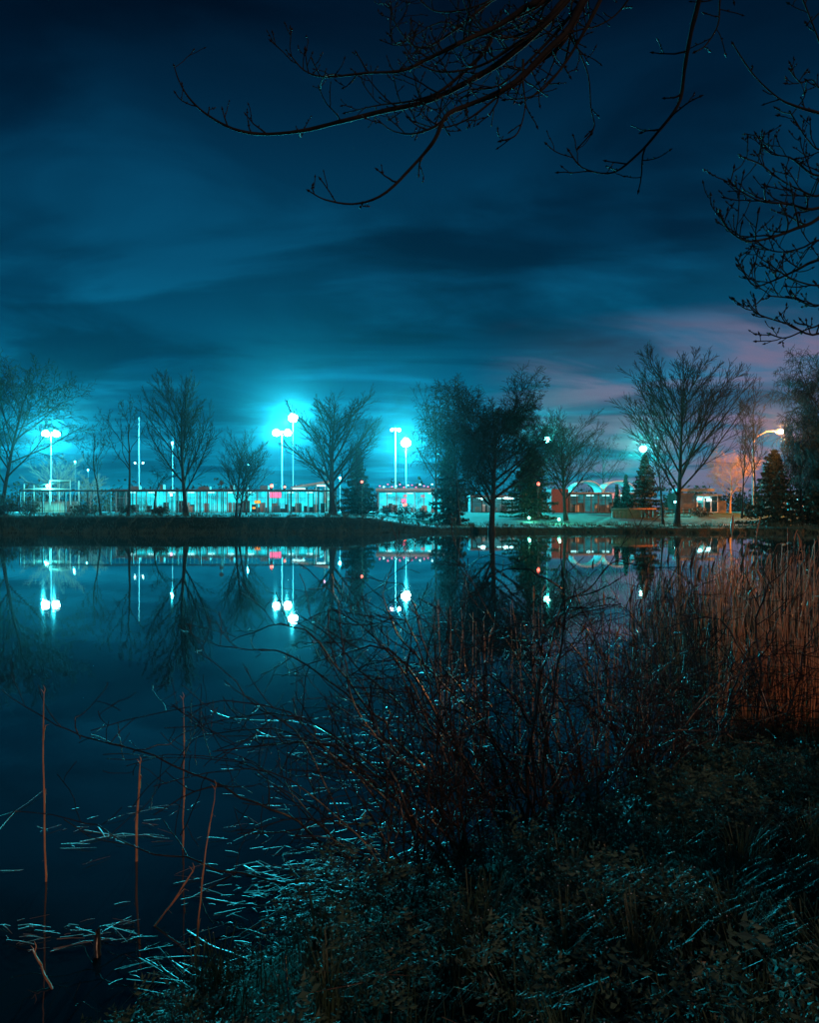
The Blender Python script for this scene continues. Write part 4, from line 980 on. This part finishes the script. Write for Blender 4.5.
# grass
gx_, gy_ = land(42000, -2.6, 6.5, .7, 6.5, .1)
w_ = np.where((gx_ > .35+.25*np.sin(gy_*3)) & (gy_ < 3.1), 1.0, np.where(near_d(gx_, gy_) < .7, .55, .22)); k = nr.random(len(gx_)) < w_; gx_, gy_ = gx_[k], gy_[k]; n = len(gx_)
gz_ = hgt(gx_, gy_); hh = nr.uniform(.08, .24, n); a = nr.uniform(0, 6.28, n); ln = nr.uniform(.1, .75, n)*hh; wd = nr.uniform(.0016, .0032, n)
d2 = np.stack([np.cos(a), np.sin(a), np.zeros(n)], 1); s2_ = np.stack([-np.sin(a), np.cos(a), np.zeros(n)], 1)
p0 = np.stack([gx_, gy_, gz_-.01], 1); p1 = p0+d2*(ln*.3)[:, None]+np.array((0, 0, 1))*(hh*.6)[:, None]; p2 = p0+d2*ln[:, None]+np.array((0, 0, 1))*hh[:, None]
V = np.stack([p0-s2_*wd[:, None], p0+s2_*wd[:, None], p1+s2_*(wd*.8)[:, None], p1-s2_*(wd*.8)[:, None], p2+s2_*(wd*.15)[:, None], p2-s2_*(wd*.15)[:, None]], 1).reshape(-1, 3)
b_ = np.arange(n)[:, None]*6; F = np.concatenate([b_+np.array([[0, 1, 2, 3]]), b_+np.array([[3, 2, 4, 5]])])
tag(MB().arr(V, F).build('grass', M['grassm']), kind='stuff')
tc_ = [(nr.uniform(.2, 2.6), nr.uniform(1.75, 3.4)) for _ in range(46)]+[(nr.uniform(-1.4, 5), nr.uniform(2.4, 6)) for _ in range(34)]
B = []
for tx_, ty_ in tc_:
    if near_d(tx_, ty_) < .1: continue
    m = 75; rr = np.abs(nr.normal(0, .06, m)); a = nr.uniform(0, 6.28, m); B.append(np.stack([tx_+rr*np.cos(a), ty_+rr*np.sin(a), a, nr.uniform(.16, .42, m), nr.uniform(.35, .95, m)], 1))
B = np.concatenate(B); m = len(B); d2 = np.stack([np.cos(B[:, 2]), np.sin(B[:, 2]), np.zeros(m)], 1); s3 = np.stack([-d2[:, 1], d2[:, 0], np.zeros(m)], 1)*.0026; Lb = B[:, 3][:, None]; f_ = B[:, 4][:, None]; upv = np.array((0, 0, 1.))
b0 = np.stack([B[:, 0], B[:, 1], hgt(B[:, 0], B[:, 1])-.01], 1); b1 = b0+upv*Lb*.5+d2*Lb*.15*f_; b2 = b0+upv*Lb*(.9-.25*f_)+d2*Lb*.5*f_; b3 = b0+upv*Lb*(.95-.6*f_)+d2*Lb*.85*f_
V = np.stack([b0-s3, b0+s3, b1+s3, b1-s3, b2+s3*.7, b2-s3*.7, b3], 1).reshape(-1, 3); bb = np.arange(m)[:, None]*7
tag(MB().arr(V, np.concatenate([bb+np.array([[0, 1, 2, 3]]), bb+np.array([[3, 2, 4, 5]])])).arr(V, np.concatenate([bb+np.array([[5, 4, 6]])])).build('grass_tussocks', M['grassm']), kind='stuff')
p2 = np.concatenate([p2, b2, b3]); n = len(p2)
fx = nr.uniform(-62, 62, 16000); fy = far_y(fx)+np.where(nr.random(16000) < .55, nr.normal(.1, .35, 16000), nr.uniform(0, 9, 16000)); fx = fx+.5*np.sin(fx*3); fz = hgt(fx, fy); m = len(fx)
hh = nr.uniform(.12, .8, m)*(.5+.5*np.sin(fx*1.3+np.sin(fx*.37)*3)**2); a = nr.uniform(0, 6.28, m); d2 = np.stack([np.cos(a), np.sin(a)*.5, a*0], 1); q0 = np.stack([fx, fy, fz-.03], 1); q2 = q0+d2*(hh*.5)[:, None]+np.array((0, 0, 1))*hh[:, None]; e_ = np.array((.03, 0, 0))
tag(MB().arr(np.stack([q0-e_, q0+e_, (q0+q2)/2+e_*.8+np.array((0, 0, .03)), q2], 1).reshape(-1, 3), np.arange(m*4).reshape(-1, 4)).build('bank_grass', M['grassm']), kind='stuff')
# dew beads on blade tips and leaves
tp = np.array(tops); sel = nr.integers(0, len(tp), 900); sel2 = nr.integers(0, len(p2), 2400)
Dp = np.concatenate([tp[sel]+np.array((0, 0, .004)), p2[sel2], p1[nr.integers(0, len(p1), 700)]]); r = nr.uniform(.0013, .0034, len(Dp))
ico = np.array([(0,0,1),(.894,0,.447),(.276,.851,.447),(-.724,.526,.447),(-.724,-.526,.447),(.276,-.851,.447),(.724,.526,-.447),(-.276,.851,-.447),(-.894,0,-.447),(-.276,-.851,-.447),(.724,-.526,-.447),(0,0,-1)])
icf = np.array([(0,1,2),(0,2,3),(0,3,4),(0,4,5),(0,5,1),(1,6,2),(2,7,3),(3,8,4),(4,9,5),(5,10,1),(2,6,7),(3,7,8),(4,8,9),(5,9,10),(1,10,6),(6,11,7),(7,11,8),(8,11,9),(9,11,10),(10,11,6)])
V = (Dp[:, None, :]+ico[None]*r[:, None, None]).reshape(-1, 3); F = (np.arange(len(Dp))[:, None, None]*12+icf[None]).reshape(-1, 3)
tag(MB().arr(V, F).build('dew_drops', M['dew'], smooth=True), kind='stuff')
# fallen twigs and dead stems among the weeds
mb = MB()
for k in range(420):
    y = nr.uniform(2.2, 6.5); x = nr.uniform(-1.6, 5.5)
    if near_d(x, y) < -.25 or (near_d(x, y) > 1.1 and nr.random() < .75): continue
    z = max(G(x, y), 0)+nr.uniform(.02, .2); a = nr.uniform(0, 6.28); l = nr.uniform(.1, .5); d = np.array((math.cos(a), math.sin(a), nr.uniform(-.2, .6)))*l/2; c0 = np.array((x, y, z))
    mb.tube([c0-d, c0+nr.normal(0, .015, 3), c0+d], [.004, .0035, .002], 4)
tag(mb.build('twig_litter', M['cane'], smooth=True), kind='stuff')

# ------------------------------------------------------------------ night air
hm = bpy.data.materials.new('night_haze'); hm.use_nodes = True; t = hm.node_tree; t.nodes.clear()
pvn = t.nodes.new('ShaderNodeVolumePrincipled'); pvn.inputs['Color'].default_value = (.62, .92, 1, 1); pvn.inputs['Density'].default_value = HAZE; pvn.inputs['Anisotropy'].default_value = .935
ot = t.nodes.new('ShaderNodeOutputMaterial'); t.links.new(pvn.outputs[0], ot.inputs['Volume'])
hz = MB().box((0, 600, (42-2.5)/2), (3100, 2000, 42+2.5)).build('haze', hm); tag(hz, kind='stuff')
